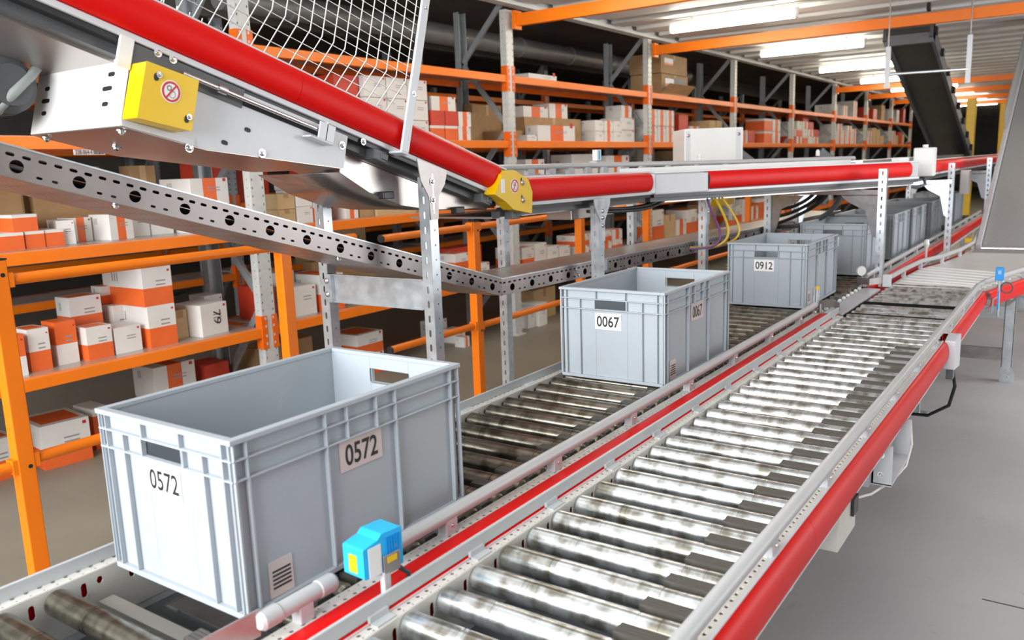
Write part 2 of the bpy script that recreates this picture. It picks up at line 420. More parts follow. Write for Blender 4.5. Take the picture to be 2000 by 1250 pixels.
def rack(xf, xb, ys, levs, lab, near_count, ztop, m_f='upright'):
    t = thing('pallet_rack', lab, 'rack', (xf, ys[0], 0))
    for i, y in enumerate(ys):
        u = upright(xf, y, ztop, m_f, t, True, i < near_count)
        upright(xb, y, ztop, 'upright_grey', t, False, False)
        zs = [0.12, 0.72, 1.28, 1.84, 2.4, 2.9]
        for q in range(5):
            mb = MB(); p, r = ((xf-0.04, zs[q]), (xb+0.04, zs[q+1])) if q % 2 else ((xb+0.04, zs[q]), (xf-0.04, zs[q+1]))
            brace(mb, y, p, r); mb.build('brace', 'upright_grey', t)
        for z in levs:
            for sgn in (-1, 1):
                if (i == 0 and sgn < 0) or (i == len(ys)-1 and sgn > 0): continue
                c = MB(); ya = y + sgn*0.018; yb = y + sgn*0.056
                c.box(xf, xf+0.005, min(ya, yb), max(ya, yb), z-0.135, z+0.075)
                c.box(xf-0.055, xf+0.005, min(yb, yb+sgn*0.005), max(yb, yb+sgn*0.005), z-0.135, z+0.075)
                if i < near_count+1:
                    for hz in (-0.11, -0.06, 0.0, 0.05): c.box(xf+0.005, xf+0.0065, y+sgn*0.03-0.005, y+sgn*0.03+0.005, z+hz, z+hz+0.016, 1)
                c.build('beam_connector', ['orange_dark', 'upright'], t)
    for i in range(len(ys)-1):
        y0, y1 = ys[i]+0.06, ys[i+1]-0.06
        for z in levs:
            b = MB(); b.box(xf-0.045, xf-0.002, y0, y1, z-0.062, z-0.002); b.box(xf-0.045, xf-0.028, y0, y1, z-0.01, z+0.002)
            b.build('front_beam', 'orange', t, 0.003)
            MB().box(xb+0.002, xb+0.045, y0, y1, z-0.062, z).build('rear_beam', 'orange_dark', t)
            np_ = 5 if i < 4 else 1
            for q in range(np_):
                ya = y0 + (y1-y0)*q/np_; yb = y0 + (y1-y0)*(q+1)/np_ - 0.003
                MB().box(xb+0.03, xf-0.02, ya, yb, z-0.012, z).build('shelf_panel', 'shelf_panel', t)
    return t
rk = rack(XF, XB, UY, LEV, 'long orange and grey pallet rack running along the left side behind the railing', 3, 2.84)
# tag plate on the high beam at left
pl_ = MB().box(XF-0.006, XF+0.001, 2.235, 2.395, 1.630, 1.657).build('location_tag', 'label_pink', rk)
text_on('lettering', '338-064-4', 0.085, 0.022, basis((XF+0.0022, 2.284, 1.6435), (0,1,0), (0,0,1)), 'ink', pl_)
tb = MB()
for q, w in enumerate((2,1,3,1,2,1,1,3,2,1,2,3,1,2)): tb.box(XF+0.0012, XF+0.0022, 2.334+q*0.004, 2.334+q*0.004+0.0009*w, 1.633, 1.654)
tb.build('barcode', 'ink', pl_)
rack(-6.55, -7.1, [2.2 + 2.757*i for i in range(8)], [0.6, 1.25, 1.85, 2.4], 'second orange rack row standing in the dark behind the long front rack', 0, 2.9, 'upright_grey')
rack(-9.6, -10.2, [3.4 + 2.757*i for i in range(6)], [0.6, 1.25, 1.85, 2.4], 'third orange rack row, deepest in the dark behind the others', 0, 2.9, 'upright_grey')

# ------------------------------------------------------------------ cartons
CART = []
STY = {'wo': ('white over orange', ['carton_white', 'carton_orange']), 'ow': ('orange over white', ['carton_orange', 'carton_white']),
       'w': ('plain white', ['carton_white']), 'o': ('orange', ['carton_white', 'carton_orange']), 'r': ('red', ['carton_red']),
       's': ('white and orange striped', ['carton_white', 'carton_orange']), 'k': ('brown cardboard', ['kraft']), 't': ('tan cardboard', ['kraft_light'])}
def carton(y0, y1, xf, dep, z0, h, sty, place, rot=0.0, extra=None, lab=None, open_=False):
    cx, cy = xf-dep/2, (y0+y1)/2
    t = thing('carton', '', 'carton', (cx, cy, z0), 'cartons ' + place)
    t.rotation_euler = (0, 0, rot)
    w = y1-y0; mb = MB(); a, b = dep/2, w/2
    if sty in ('wo', 'ow', 'o'):
        zs = [0, h*(0.82 if sty == 'o' else 0.47), h]; mis = [1, 0]
        for q in range(2):
            zz0, zz1 = zs[q], zs[q+1]
            mb.add([(-a,-b,zz0),(a,-b,zz0),(a,b,zz0),(-a,b,zz0),(-a,-b,zz1),(a,-b,zz1),(a,b,zz1),(-a,b,zz1)], [(0,1,5,4),(1,2,6,5),(2,3,7,6),(3,0,4,7)], False, mis[q])
        mb.add([(-a,-b,0),(a,-b,0),(a,b,0),(-a,b,0)], [(3,2,1,0)], False, 1)
        mb.add([(-a,-b,h),(a,-b,h),(a,b,h),(-a,b,h)], [(0,1,2,3)], False, 0)
        mb.box(-a*0.72, a*0.72, -b*0.8, b*0.8, h-0.001, h+0.0006, 1 if sty == 'wo' else 0)
    elif sty == 's':
        ys = [-b, -b*0.35, b*0.35, b]
        for q in range(3):
            mb.box(-a, a, ys[q], ys[q+1], 0, h, 1 if q == 1 else 0)
    else:
        mb.box(-a, a, -b, b, 0, h)
    o = mb.build('body', STY[sty][1], t, 0.0015 if h > 0.05 else 0, loc=(cx, cy, z0))
    if sty in ('w', 'wo', 'ow', 's'):
        p = MB()
        p.box(a, a+0.0006, b*0.72, b*0.88, h*0.86, h*0.86+b*0.14, 1)
        for q in range(2): p.box(a, a+0.0006, -b*0.1, b*0.55, h*(0.62-0.1*q), h*(0.62-0.1*q)+h*0.035, 0)
        for q in range(3): p.box(-a*0.5+q*a*0.12, -a*0.5+q*a*0.12+a*0.05, -b-0.0006, -b, h*0.62, h*0.85, 0)
        p.build('print', ['print_grey', 'sign_red'], t, 0, loc=(cx, cy, z0))['kind'] = 'stuff'
    elif sty in ('k', 't'):
        p = MB(); p.box(-a, a, -0.02, 0.02, h, h+0.0008); p.box(a, a+0.0008, -0.02, 0.02, h*0.72, h)
        p.build('tape', 'kraft_light' if sty == 'k' else 'kraft', t, 0, loc=(cx, cy, z0))
        if extra == 'label':
            p = MB(); p.box(a+0.0008, a+0.0018, -b*0.75, -b*0.1, h*0.45, h*0.8, 0); p.box(a+0.0018, a+0.0024, -b*0.75, -b*0.1, h*0.45, h*0.55, 1)
            p.build('sticker', ['label_white', 'carton_orange'], t, 0, loc=(cx, cy, z0))
    if open_:
        p = MB(); p.add([(a,-b,0.1*h),(a+0.10,-b,0.0+h*0.5),(a+0.10,b,h*0.5),(a,b,0.1*h)], [(0,1,2,3)])
        f = p.build('flap', 'kraft', t, 0, loc=(cx, cy, z0)); solid(f, 0.004)
        MB().box(a-0.002, a+0.001, -b*0.8, b*0.8, h*0.3, h*0.85).build('opening', 'dark_grey', t, 0, loc=(cx, cy, z0))
    CART.append([t, sty, place, cy, z0, lab])
    return t
P1 = 'near bay, lower shelf'; P2 = 'near bay, upper shelf'
L1, L2, L3, L4 = LEV
carton(1.80, 1.925, -4.27, 0.12, L1, 0.205, 'ow', P1)
carton(1.955, 2.06, -4.30, 0.16, L1, 0.215, 'wo', P1)
carton(2.105, 2.215, -4.33, 0.13, L1, 0.225, 'ow', P1)
carton(2.24, 2.38, -4.285, 0.12, L1, 0.175, 'wo', P1)
carton(2.395, 2.55, -4.29, 0.17, L1, 0.145, 'w', P1)
carton(2.585, 2.755, -4.265, 0.36, L1, 0.235, 'wo', P1)
carton(2.575, 2.755, -4.265, 0.40, L1+0.235, 0.215, 'wo', P1, lab='tall white over orange carton stacked on another on the lower near shelf')
c79 = carton(2.90, 3.10, -4.27, 0.24, L1, 0.19, 'w', P1, rot=0.12, lab='white carton marked 79 in black pen on the lower near shelf')
text_on('handwriting', '79', 0.085, 0.055, basis((0.1215, 0.02, 0.105), (0,0,-1), (0,1,0)), 'ink', c79, loc=(-4.39, 3.0, L1))
carton(2.30, 2.47, -4.52, 0.14, L1, 0.12, 'wo', P1)
carton(2.28, 2.46, -4.50, 0.14, L1+0.12, 0.195, 'wo', P1, lab='white over orange carton perched on another behind the front row, lower near shelf')
carton(2.52, 2.60, -4.50, 0.14, L1, 0.235, 'w', P1); carton(2.61, 2.69, -4.50, 0.14, L1, 0.24, 'w', P1)
carton(2.80, 2.89, -4.36, 0.2, L1, 0.17, 't', P1)
carton(3.13, 3.26, -4.52, 0.16, L1, 0.2, 'w', P1)
carton(1.45, 2.02, -4.55, 0.15, L1, 0.40, 'k', P1)
carton(2.52, 2.72, -4.6, 0.10, L1+0.24, 0.1, 'wo', P1, lab='small white over orange carton high at the back of the lower near shelf')
carton(1.90, 2.02, -4.33, 0.18, L2, 0.085, 'o', P2); carton(2.03, 2.125, -4.34, 0.18, L2, 0.085, 'o', P2); carton(2.13, 2.225, -4.345, 0.18, L2, 0.085, 'o', P2)
carton(1.98, 2.10, -4.34, 0.18, L2+0.085, 0.085, 'o', P2, lab='orange carton lying across the row on the upper near shelf')
carton(2.235, 2.32, -4.37, 0.2, L2, 0.125, 'w', P2, rot=-0.25)
carton(2.33, 2.45, -4.48, 0.18, L2, 0.13, 's', P2); carton(2.47, 2.62, -4.37, 0.16, L2, 0.14, 's', P2, rot=0.15)
carton(2.65, 2.78, -4.46, 0.14, L2, 0.15, 'w', P2); carton(2.79, 2.93, -4.46, 0.14, L2, 0.15, 'w', P2); carton(2.58, 2.75, -4.62, 0.1, L2, 0.21, 'r', P2)
carton(1.35, 2.15, -4.58, 0.13, L2, 0.42, 'k', P2); carton(2.22, 2.60, -4.60, 0.11, L2, 0.40, 'k', P2); carton(2.78, 2.94, -4.60, 0.11, L2, 0.40, 'k', P2)
for q in range(2): carton(2.96, 3.22, -4.30, 0.3, L2+0.16*q, 0.155, 's', P2)
PF = 'on the floor under the near bay'
carton(2.03, 2.28, -4.43, 0.30, 0, 0.24, 'wo', PF, rot=-0.10)
carton(1.70, 1.92, -4.50, 0.25, 0, 0.22, 'wo', PF)
carton(2.34, 2.44, -4.52, 0.2, 0, 0.24, 'o', PF); carton(2.48, 2.62, -4.40, 0.18, 0, 0.10, 'w', PF)
for q in range(2): carton(2.72, 3.0, -4.50, 0.22, 0.20*q, 0.195, 's', PF)
carton(3.08, 3.26, -4.52, 0.2, 0, 0.33, 'r', PF)
P1b = 'second bay, lower shelf'; P2b = 'second bay, upper shelf'
carton(3.62, 3.82, -4.27, 0.2, L1, 0.20, 'w', P1b); carton(3.86, 4.06, -4.25, 0.35, L1, 0.25, 'wo', P1b); carton(3.58, 3.84, -4.5, 0.15, L1, 0.28, 'w', P1b)
carton(3.44, 3.58, -4.4, 0.2, L1, 0.22, 'r', P1b)
carton(4.1, 4.9, -4.6, 0.1, L1, 0.3, 'k', P1b)
carton(5.30, 5.52, -4.25, 0.2, L1, 0.11, 'w', P1b); carton(5.32, 5.50, -4.25, 0.2, L1+0.11, 0.13, 'wo', P1b, lab='white over orange carton atop a flat white one, second bay lower shelf')
carton(5.56, 5.76, -4.23, 0.2, L1, 0.13, 'wo', P1b); carton(5.5, 5.95, -4.45, 0.18, L1, 0.26, 'r', P1b); carton(4.98, 5.18, -4.3, 0.2, L1, 0.16, 'wo', P1b)
for q in range(2): carton(3.56, 3.70, -4.27, 0.2, L2+0.10*q, 0.098, 't', P2b)
for q in range(2): carton(3.71, 3.84, -4.26, 0.2, L2+0.11*q, 0.108, 'w', P2b)
carton(3.85, 3.99, -4.25, 0.2, L2, 0.20, 'wo', P2b)
carton(3.70, 3.82, -4.28, 0.18, L2+0.22, 0.10, 's', P2b); carton(3.83, 3.97, -4.28, 0.18, L2+0.20, 0.115, 's', P2b)
carton(4.0, 4.12, -4.45, 0.2, L2, 0.36, 'r', P2b)
for q in range(3): carton(4.14, 4.26, -4.26, 0.2, L2+0.12*q, 0.118, 's', P2b)
for q in range(2):
    carton(4.28, 4.42, -4.26, 0.3, L2+0.15*q, 0.145, 'k', P2b, extra='label'); carton(4.43, 4.86, -4.24, 0.35, L2+0.145*q, 0.142, 't', P2b)
carton(4.95, 5.3, -4.4, 0.25, L2, 0.12, 't', P2b)
PFb = 'on the floor under the second bay'
for q in range(2): carton(4.25, 4.52, -4.35, 0.3, 0.16*q, 0.157, 'wo', PFb)
carton(5.42, 5.50, -4.28, 0.1, 0, 0.09, 's', PFb); carton(5.52, 5.66, -4.45, 0.14, 0, 0.12, 'w', PFb); carton(5.40, 5.62, -4.62, 0.12, 0, 0.2, 's', PFb)
carton(6.35, 6.47, -4.24, 0.2, 0, 0.2, 'w', 'on the floor by the third bay'); carton(6.48, 6.62, -4.20, 0.2, 0, 0.22, 'w', 'on the floor by the third bay')
carton(6.7, 7.1, -4.4, 0.3, 0, 0.3, 't', 'on the floor by the third bay')
carton(3.5, 4.0, -4.55, 0.2, 0, 0.35, 'k', PFb)
P3b = 'second bay, third shelf'
for i, (ya, yb) in enumerate(((4.40, 4.62), (4.63, 4.85), (4.86, 5.08))):
    for q in range(3): carton(ya, yb, -4.26, 0.28, L3+0.15*q, 0.147, 'w', P3b)
carton(4.15, 4.38, -4.3, 0.25, L3, 0.44, 'r', P3b)
for i in range(3):
    carton(5.10+0.17*i, 5.26+0.17*i, -4.25, 0.22, L3, 0.115, 'o' if i < 2 else 's', P3b); carton(5.11+0.17*i, 5.27+0.17*i, -4.25, 0.22, L3+0.115, 0.115, 'r' if i < 2 else 's', P3b)
carton(5.14, 5.44, -4.27, 0.2, L3+0.23, 0.11, 's', P3b); carton(5.65, 6.0, -4.5, 0.2, L3, 0.25, 'k', P3b)
P3c = 'third bay, third shelf'
carton(6.25, 6.52, -4.35, 0.25, L3, 0.1, 'k', P3c); carton(6.40, 6.56, -4.22, 0.14, L3, 0.055, 'w', P3c)
carton(6.60, 7.65, -4.38, 0.3, L3, 0.23, 'k', P3c); carton(6.58, 7.25, -4.22, 0.14, L3, 0.145, 's', P3c)
carton(6.62, 7.05, -4.40, 0.2, L3+0.23, 0.1, 's', P3c); carton(7.08, 7.42, -4.40, 0.2, L3+0.23, 0.14, 's', P3c)
for i in range(3):
    for q in range(2): carton(7.70+0.2*i, 7.89+0.2*i, -4.24, 0.22, L3+0.11*q, 0.108, 'w' if i != 1 else 's', P3c)
for q in range(2): carton(8.38, 8.72, -4.3, 0.25, L3+0.135*q, 0.13, 'w', P3c)
carton(8.45, 8.70, -4.32, 0.2, L3+0.27, 0.13, 's', P3c)
carton(6.1, 6.55, -4.6, 0.1, L3, 0.34, 'k', P3c)
P4c = 'rack top shelf'
carton(6.50, 6.98, -4.25, 0.3, L4, 0.055, 'w', P4c)
carton(9.28, 10.05, -4.22, 0.40, L4, 0.24, 'k', P4c, extra='label', open_=True, lab='lower brown cardboard box with an open flap on the top shelf')
carton(9.26, 10.02, -4.22, 0.40, L4+0.245, 0.22, 'k', P4c, extra='label', lab='upper brown cardboard box of the stack on the top shelf')
P3d = 'fourth bay, third shelf'; P3e = 'fifth bay, third shelf'; P3f = 'sixth bay, third shelf'
for i in range(3):
    for q in range(2): carton(8.98+0.24*i, 9.2+0.24*i, -4.24, 0.25, L3+0.19*q, 0.185, 's', P3d)
carton(11.0, 11.45, -4.3, 0.3, L3, 0.3, 't', P3d); carton(10.2, 10.5, -4.4, 0.3, L3, 0.36, 'r', P3d); carton(10.55, 10.9, -4.4, 0.3, L3, 0.22, 's', P3d)
for i in range(3): carton(11.9+0.33*i, 12.2+0.33*i, -4.3, 0.3, L3, 0.19, ('o', 's', 'r')[i], P3e)
for i in range(2):
    for q in range(2): carton(13.1+0.42*i, 13.5+0.42*i, -4.24, 0.3, L3+0.19*q, 0.185, ('o', 's')[i], P3e)
for i in range(5):
    for q in range((2, 3, 4, 3, 2)[i]): carton(14.7+0.36*i, 15.03+0.36*i, -4.3, 0.3, L3+0.13*q, 0.127, ('r', 's', 'o', 'w', 's')[(i+q) % 5], P3f)
P2c = 'third bay, upper shelf'
carton(6.48, 6.80, -4.3, 0.25, L2, 0.38, 's', P2c); carton(7.40, 7.95, -4.35, 0.25, L2, 0.42, 'w', P2c); carton(8.05, 8.58, -4.3, 0.25, L2, 0.40, 's', P2c)
P1c = 'third bay, lower shelf'
for i in range(4): carton(6.30+0.22*i, 6.50+0.22*i, -4.25, 0.3, L1, (0.19, 0.21, 0.16, 0.14)[i], ('wo', 'w', 'w', 'w')[i], P1c)
for i in range(4):
    for q in range(2): carton(7.30+0.25*i, 7.53+0.25*i, -4.24, 0.25, L1+0.11*q, 0.108, 'wo' if (i+q) % 2 else 's', P1c)
P1d = 'fourth bay, lower shelf'
for i in range(6): carton(9.1+0.35*i, 9.42+0.35*i, -4.26, 0.3, L1, (0.36, 0.28, 0.2, 0.3, 0.22, 0.33)[i], ('wo', 't', 's', 'wo', 'o', 'k')[i], P1d)
P1e = 'fifth bay, lower shelf'
for i in range(6): carton(11.85+0.38*i, 12.2+0.38*i, -4.26, 0.3, L1, (0.25, 0.33, 0.2, 0.3, 0.36, 0.22)[i], ('wo', 's', 's', 'o', 't', 'wo')[i], P1e)
for bay, nm in ((6, 'seventh'), (7, 'eighth'), (8, 'ninth')):
    pl3 = '%s bay, third shelf' % nm; pl4 = '%s bay, top shelf' % nm
    y = UY[bay]+0.2; i = 0
    while y < UY[bay+1]-0.6:
        w = random.uniform(0.3, 0.5); st = random.choice(['s', 's', 'r', 'w', 't', 'o'])
        carton(y, y+w, -4.26, 0.35, L3, random.uniform(0.15, 0.42), st, pl3)
        if i % 2 == 0: carton(y, y+w, -4.26, 0.35, L4, random.uniform(0.2, 0.45), random.choice(['s', 'r', 'w', 't']), pl4)
        y += w+0.05; i += 1
for i in range(14):
    y = 2.6+i*1.1+random.uniform(-0.2, 0.2); z = random.choice([0.6, 1.25, 1.85])
    carton(y, y+0.7, -6.63, 0.38, z, random.uniform(0.28, 0.5), random.choice(['k', 'k', 't', 's', 'r']), 'dark second rack row')
ORD = ['first', 'second', 'third', 'fourth', 'fifth', 'sixth', 'seventh', 'eighth', 'ninth', 'tenth', 'eleventh', 'twelfth']
from collections import defaultdict
grp = defaultdict(list)
for c in CART:
    if c[5]: c[0]['label'] = c[5]
    else: grp[(c[1], c[2])].append(c)
for (sty, place), L in grp.items():
    L.sort(key=lambda c: (c[3], c[4]))
    cols = []
    for c in L:
        if cols and abs(cols[-1][0][3]-c[3]) < 0.08 and c[4] > cols[-1][-1][4]+0.02: cols[-1].append(c)
        else: cols.append([c])
    for i, col in enumerate(cols):
        for j, c in enumerate(col):
            s_ = STY[sty][0] + ' carton, ' + place
            if len(cols) > 1: s_ = ORD[i] + ' ' + STY[sty][0] + ' carton from left, ' + place
            if len(col) > 1: s_ = (('bottom ', 'top ') if len(col) == 2 else ('bottom ', 'middle ', 'top ', 'highest '))[j] + s_
            c[0]['label'] = s_

# ------------------------------------------------------------------ orange guard railing
XR = -3.0
def rail_post(t, y, z1, y2=None):
    o = MB().box(XR-0.028, XR+0.026, y-0.029, y+0.029, 0, z1).build('post', 'orange', t, 0.004)
    MB().box(XR-0.029, XR+0.027, y-0.03, y+0.03, z1, z1+0.005).build('cap', 'black_plastic', o)
    MB().box(XR-0.09, XR+0.09, y-0.08, y+0.08, 0, 0.01).build('base_plate', 'orange', o)
    for z in (0.53, z1-0.05):
        MB().cyl((XR+0.0255, y+0.010, z), (XR+0.027, y+0.010, z), 0.0075, 12).build('bolt_hole', 'ink', o)
    return o
def rail_bar(t, ya, yb, z, ends=(False, False)):
    o = MB().cyl((XR, ya, z), (XR, yb, z), 0.020, 16).build('rail', 'orange', t)
    for e, y in zip(ends, (ya, yb)):
        if e: MB().cyl((XR, y-0.006, z), (XR, y+0.006, z), 0.0205, 16).build('end_cap', 'black_plastic', o)
        else: MB().box(XR-0.024, XR+0.024, y-0.012, y+0.012, z-0.025, z+0.025).build('clamp', 'orange', o)
t = thing('guard_railing', 'near orange guard railing with two posts in front of the near rack bay', 'railing', (XR, 1.293, 0))
rail_post(t, 1.293, 1.251); rail_post(t, 2.504, 1.218); rail_bar(t, 1.326, 2.470, 1.181); rail_bar(t, 1.326, 2.470, 0.547); rail_bar(t, 2.537, 2.968, 1.181, (False, True)); rail_bar(t, 2.537, 2.943, 0.555, (False, True))
rail_bar(t, 0.332, 1.260, 1.181); rail_bar(t, 0.332, 1.260, 0.538)
t = thing('guard_railing', 'middle orange guard railing whose bars end in black caps', 'railing', (XR, 3.94, 0))
rail_post(t, 3.938, 1.185); rail_post(t, 5.198, 1.185); rail_bar(t, 3.150, 3.905, 1.156, (True, False)); rail_bar(t, 3.167, 3.905, 0.563, (True, False)); rail_bar(t, 3.971, 5.165, 1.156); rail_bar(t, 3.971, 5.165, 0.555)
t = thing('guard_railing', 'far orange guard railing beyond the perforated tray corner', 'railing', (XR, 6.3, 0))
for y in (6.3, 7.544, 8.787, 10.03): rail_post(t, y, 1.185)
for ya, yb in ((5.231, 6.267), (6.334, 7.511), (7.577, 8.754), (8.82, 9.998)):
    rail_bar(t, ya, yb, 1.156); rail_bar(t, ya, yb, 0.555)

# ------------------------------------------------------------------ roller conveyors
PITCH = 0.0975
def roller_mesh(name, L, m):
    mb = MB(); r = 0.025
    pr = [(0.0, 0.0), (0.0, r*0.84), (0.003, r*0.94), (0.006, r), (L*0.27, r), (L*0.27, r*0.965), (L*0.28, r*0.965), (L*0.28, r), (L*0.295, r), (L*0.295, r*0.97), (L*0.302, r*0.97), (L*0.302, r),
          (L*0.80, r), (L*0.80, r*0.95), (L*0.806, r*0.95), (L*0.806, r*0.985), (L*0.90, r*0.985), (L*0.90, r*0.95), (L*0.906, r*0.95), (L*0.906, r), (L-0.006, r), (L, r*0.84), (L, 0.0)]
    mb.lathe(pr, 24)
    mb.lathe([(-0.012, 0.0), (-0.012, 0.006), (L+0.012, 0.006), (L+0.012, 0.0)], 6)
    me = mb.mesh(name); me.materials.append(MATS[m]); return me
def guard_mesh(L, w):
    mb = MB()
    mb.box(0, L, -w/2, w/2, -0.02, -0.002)
    for q in range(4): mb.box(0, L, -w/2 + w*q/4 + 0.0008, -w/2 + w*(q+1)/4 - 0.0008, -0.002, 0.0)
    me = mb.mesh('finger_guard'); me.materials.append(MATS['guard_rubber']); return me
COVER = [(0.0, 0.0), (0.008, 0.001), (0.017, 0.006), (0.024, 0.016), (0.0285, 0.03), (0.030, 0.046), (0.0285, 0.062), (0.024, 0.076), (0.017, 0.086), (0.008, 0.0915), (0.0, 0.093)]
def side_frame(t, xin, sgn, y0, y1, cover=True, detail_to=5.5, zt=0.757, fw=0.034):
    """xin: inner face of the side plate; sgn: +1 plate's outside is towards +X"""
    n = int((min(y1, detail_to)-y0)/PITCH)
    mb = MB()
    hs = [oval(0.030, 0.076, 0.012, 0.030), oval(0.062, 0.084, 0.012, 0.016)]
    if n > 0: perf(mb, y0, n, PITCH, 0.105, hs, lambda a, b: (xin, a, zt-0.105+b))
    ym = y0+max(n, 0)*PITCH
    if ym < y1: mb.add([(xin, ym, zt-0.105), (xin, y1, zt-0.105), (xin, y1, zt), (xin, ym, zt)], [(0,1,2,3)])
    # top flange with slots
    pt = PITCH/4
    n2 = int((min(y1, detail_to)-y0)/pt)
    hs2 = [oval(pt/2, fw*0.68, 0.011, 0.0065), oval(pt*0.5, fw*0.2, 0.006, 0.004)]
    if n2 > 0: perf(mb, y0, n2, pt, fw, hs2, lambda a, b: (xin+sgn*b, a, zt))
    ym = y0+max(n2, 0)*pt
    if ym < y1: mb.add([(xin, ym, zt), (xin, y1, zt), (xin+sgn*fw, y1, zt), (xin+sgn*fw, ym, zt)], [(0,1,2,3)])
    o = mb.build('side_frame', 'cream_frame', t); solid(o, 0.0025)
    xo = xin+sgn*fw
    MB().box(min(xo, xo+sgn*0.006), max(xo, xo+sgn*0.006), y0, y1, zt-0.003, zt+0.004).build('edge_strip', 'white_paint', o)
    MB().box(min(xin, xo), max(xin, xo), y0, y1, zt-0.125, zt-0.106).build('bottom_flange', 'white_paint', o)
    if cover:
        seg = [y0]
        while seg[-1]+1.55 < y1: seg.append(seg[-1]+1.55)
        seg.append(y1)
        for a_, b_ in zip(seg, seg[1:]):
            mb = MB(); mb.shell([(xo+sgn*(p*0.87+0.002), zt-0.091+q) for p, q in COVER], a_, b_-0.0015, lambda a, b, c: (a, c, b))
            mb.build('side_cover', 'red', t)
        # inner backing of the cover
        MB().box(min(xin+sgn*0.012, xin+sgn*0.014), max(xin+sgn*0.012, xin+sgn*0.014), y0, y1, zt-0.1, zt-0.012).build('cover_liner', 'red', t)
    return xo
def legs(t, xa, xb, ys, ztop):
    for y in ys:
        for x, sg in ((xa, 1), (xb, -1)):
            mb = MB(); mb.box(x-0.002, x+0.002, y-0.025, y+0.025, 0.0, ztop); mb.box(min(x, x+sg*0.04), max(x, x+sg*0.04), y-0.025, y-0.021, 0.0, ztop); mb.box(min(x, x+sg*0.04), max(x, x+sg*0.04), y+0.021, y+0.025, 0.0, ztop)
            l = mb.build('leg', 'galv', t)
            MB().box(x-0.045, x+0.045, y-0.045, y+0.045, 0.0, 0.008).build('foot', 'galv', l)
        MB().box(xa, xb, y-0.02, y+0.02, 0.28, 0.33).build('cross_member', 'galv_dark', t)
        MB().box(xa, xb, y-0.02, y+0.02, ztop-0.05, ztop).build('cross_member', 'galv_dark', t)

zax = 0.735
# --- left conveyor carrying the crates
LC = thing('roller_conveyor', 'dark worn roller conveyor carrying the row of grey crates', 'conveyor', (-1.30, 0.15, 0))
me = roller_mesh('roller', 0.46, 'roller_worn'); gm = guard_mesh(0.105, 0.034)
ROLL_L = [0.19 + PITCH*i for i in range(112)]
for i, y in enumerate(ROLL_L):
    if 0.70 < y < 0.80: continue
    mk('roller', me, None, LC, 0, (-1.525, y, zax))
    if y < 4.0: mk('finger_guard', gm, None, LC, 0, (-1.175, y+PITCH/2, 0.757))
side_frame(LC, -1.535, -1, 0.12, 11.2)
side_frame(LC, -1.055, 1, 0.12, 4.05)
side_frame(LC, -1.055, 1, 5.0, 11.2, detail_to=5.0)
MB().box(-1.50, -1.08, 0.742, 0.772, 0.70, 0.712).build('cross_slat', 'shelf_panel', LC)
# left guard bar
g = MB().box(-1.568, -1.560, 0.0, 11.2, 0.757, 0.786).build('guide_bar', 'bar_grey', LC, 0.002)
for i in range(22):
    y = 0.50+0.36*i
    mb = MB(); mb.box(-1.572, -1.558, y, y+0.05, 0.73, 0.762); mb.box(-1.558, -1.545, y, y+0.05, 0.744, 0.76); mb.build('bracket', 'white_paint', g)
# right guide tubes
def guide_tube(t, x, ya, yb, z, r, m='tube_grey', start_cap=True, step=0.42, foot=0.757, dx=0.0):
    tu = MB().cyl((x, ya, z), (x, yb, z), r, 18).build('guide_tube', m, t)
    y = ya+0.18
    while y < yb-0.05:
        mb = MB(); mb.box(x-0.012+dx, x+0.012+dx, y-0.018, y+0.018, foot, z-r*0.5); mb.box(x-0.014+dx, x+0.004+dx, y-0.02, y+0.022, foot, foot+0.004)
        b = mb.build('bracket', 'grey_paint', tu, 0.002)
        bolt((x+0.012+dx, y, (foot+z)/2), (1,0,0), 0.003, tu, 'screw')
        y += step
    return tu
tu = guide_tube(LC, -1.043, 0.80, 0.89, 0.797, 0.0145)
mb = MB(); mb.box(-1.055, -1.031, 0.835, 0.865, 0.757, 0.79); mb.build('bracket', 'grey_paint', tu, 0.002)
for y in (0.782, 0.902):
    MB().lathe([(-0.022, 0.0), (-0.022, 0.012), (-0.016, 0.0165), (0.016, 0.0165), (0.022, 0.012), (0.022, 0.0)], 12, 0, Matrix.Translation((-1.043, y, 0.797)), 'y').build('tube_end', 'tube_grey', tu)
guide_tube(LC, -1.043, 1.06, 4.03, 0.80, 0.0148)
guide_tube(LC, -1.043, 5.12, 11.1, 0.80, 0.0148, step=0.5)
legs(LC, -1.50, -1.09, (0.9, 3.2, 5.4, 7.8, 10.2), 0.64)
MB().box(-1.54, -1.05, 0.12, 11.2, 0.632, 0.636).build('belly_pan', 'dark_grey', LC)  # pan coloured dark to stand for the shade under the rollers
# bent end plate at the near tube end
mb = MB(); mb.prism([(0,0),(0.11,-0.03),(0.11,0.015),(0,0.045)], -1.062, -1.058, lambda a, b, c: (c+0.012-a*0.45, 0.765-a, 0.772+b))
mb.build('end_plate', 'galv_dark', LC)

# red lid bridging the two conveyors
GL = [(-1.022, 0.757), (-1.018, 0.761), (-0.978, 0.763), (-0.938, 0.761), (-0.934, 0.757)]
mb = MB(); mb.shell(GL, 0.1, 1.32, lambda a, b, c: (a, c, b)); mb.build('gap_cover', 'red', LC)
mb = MB(); mb.shell(GL, 1.322, 4.03, lambda a, b, c: (a, c, b)); mb.build('gap_cover', 'red', LC)

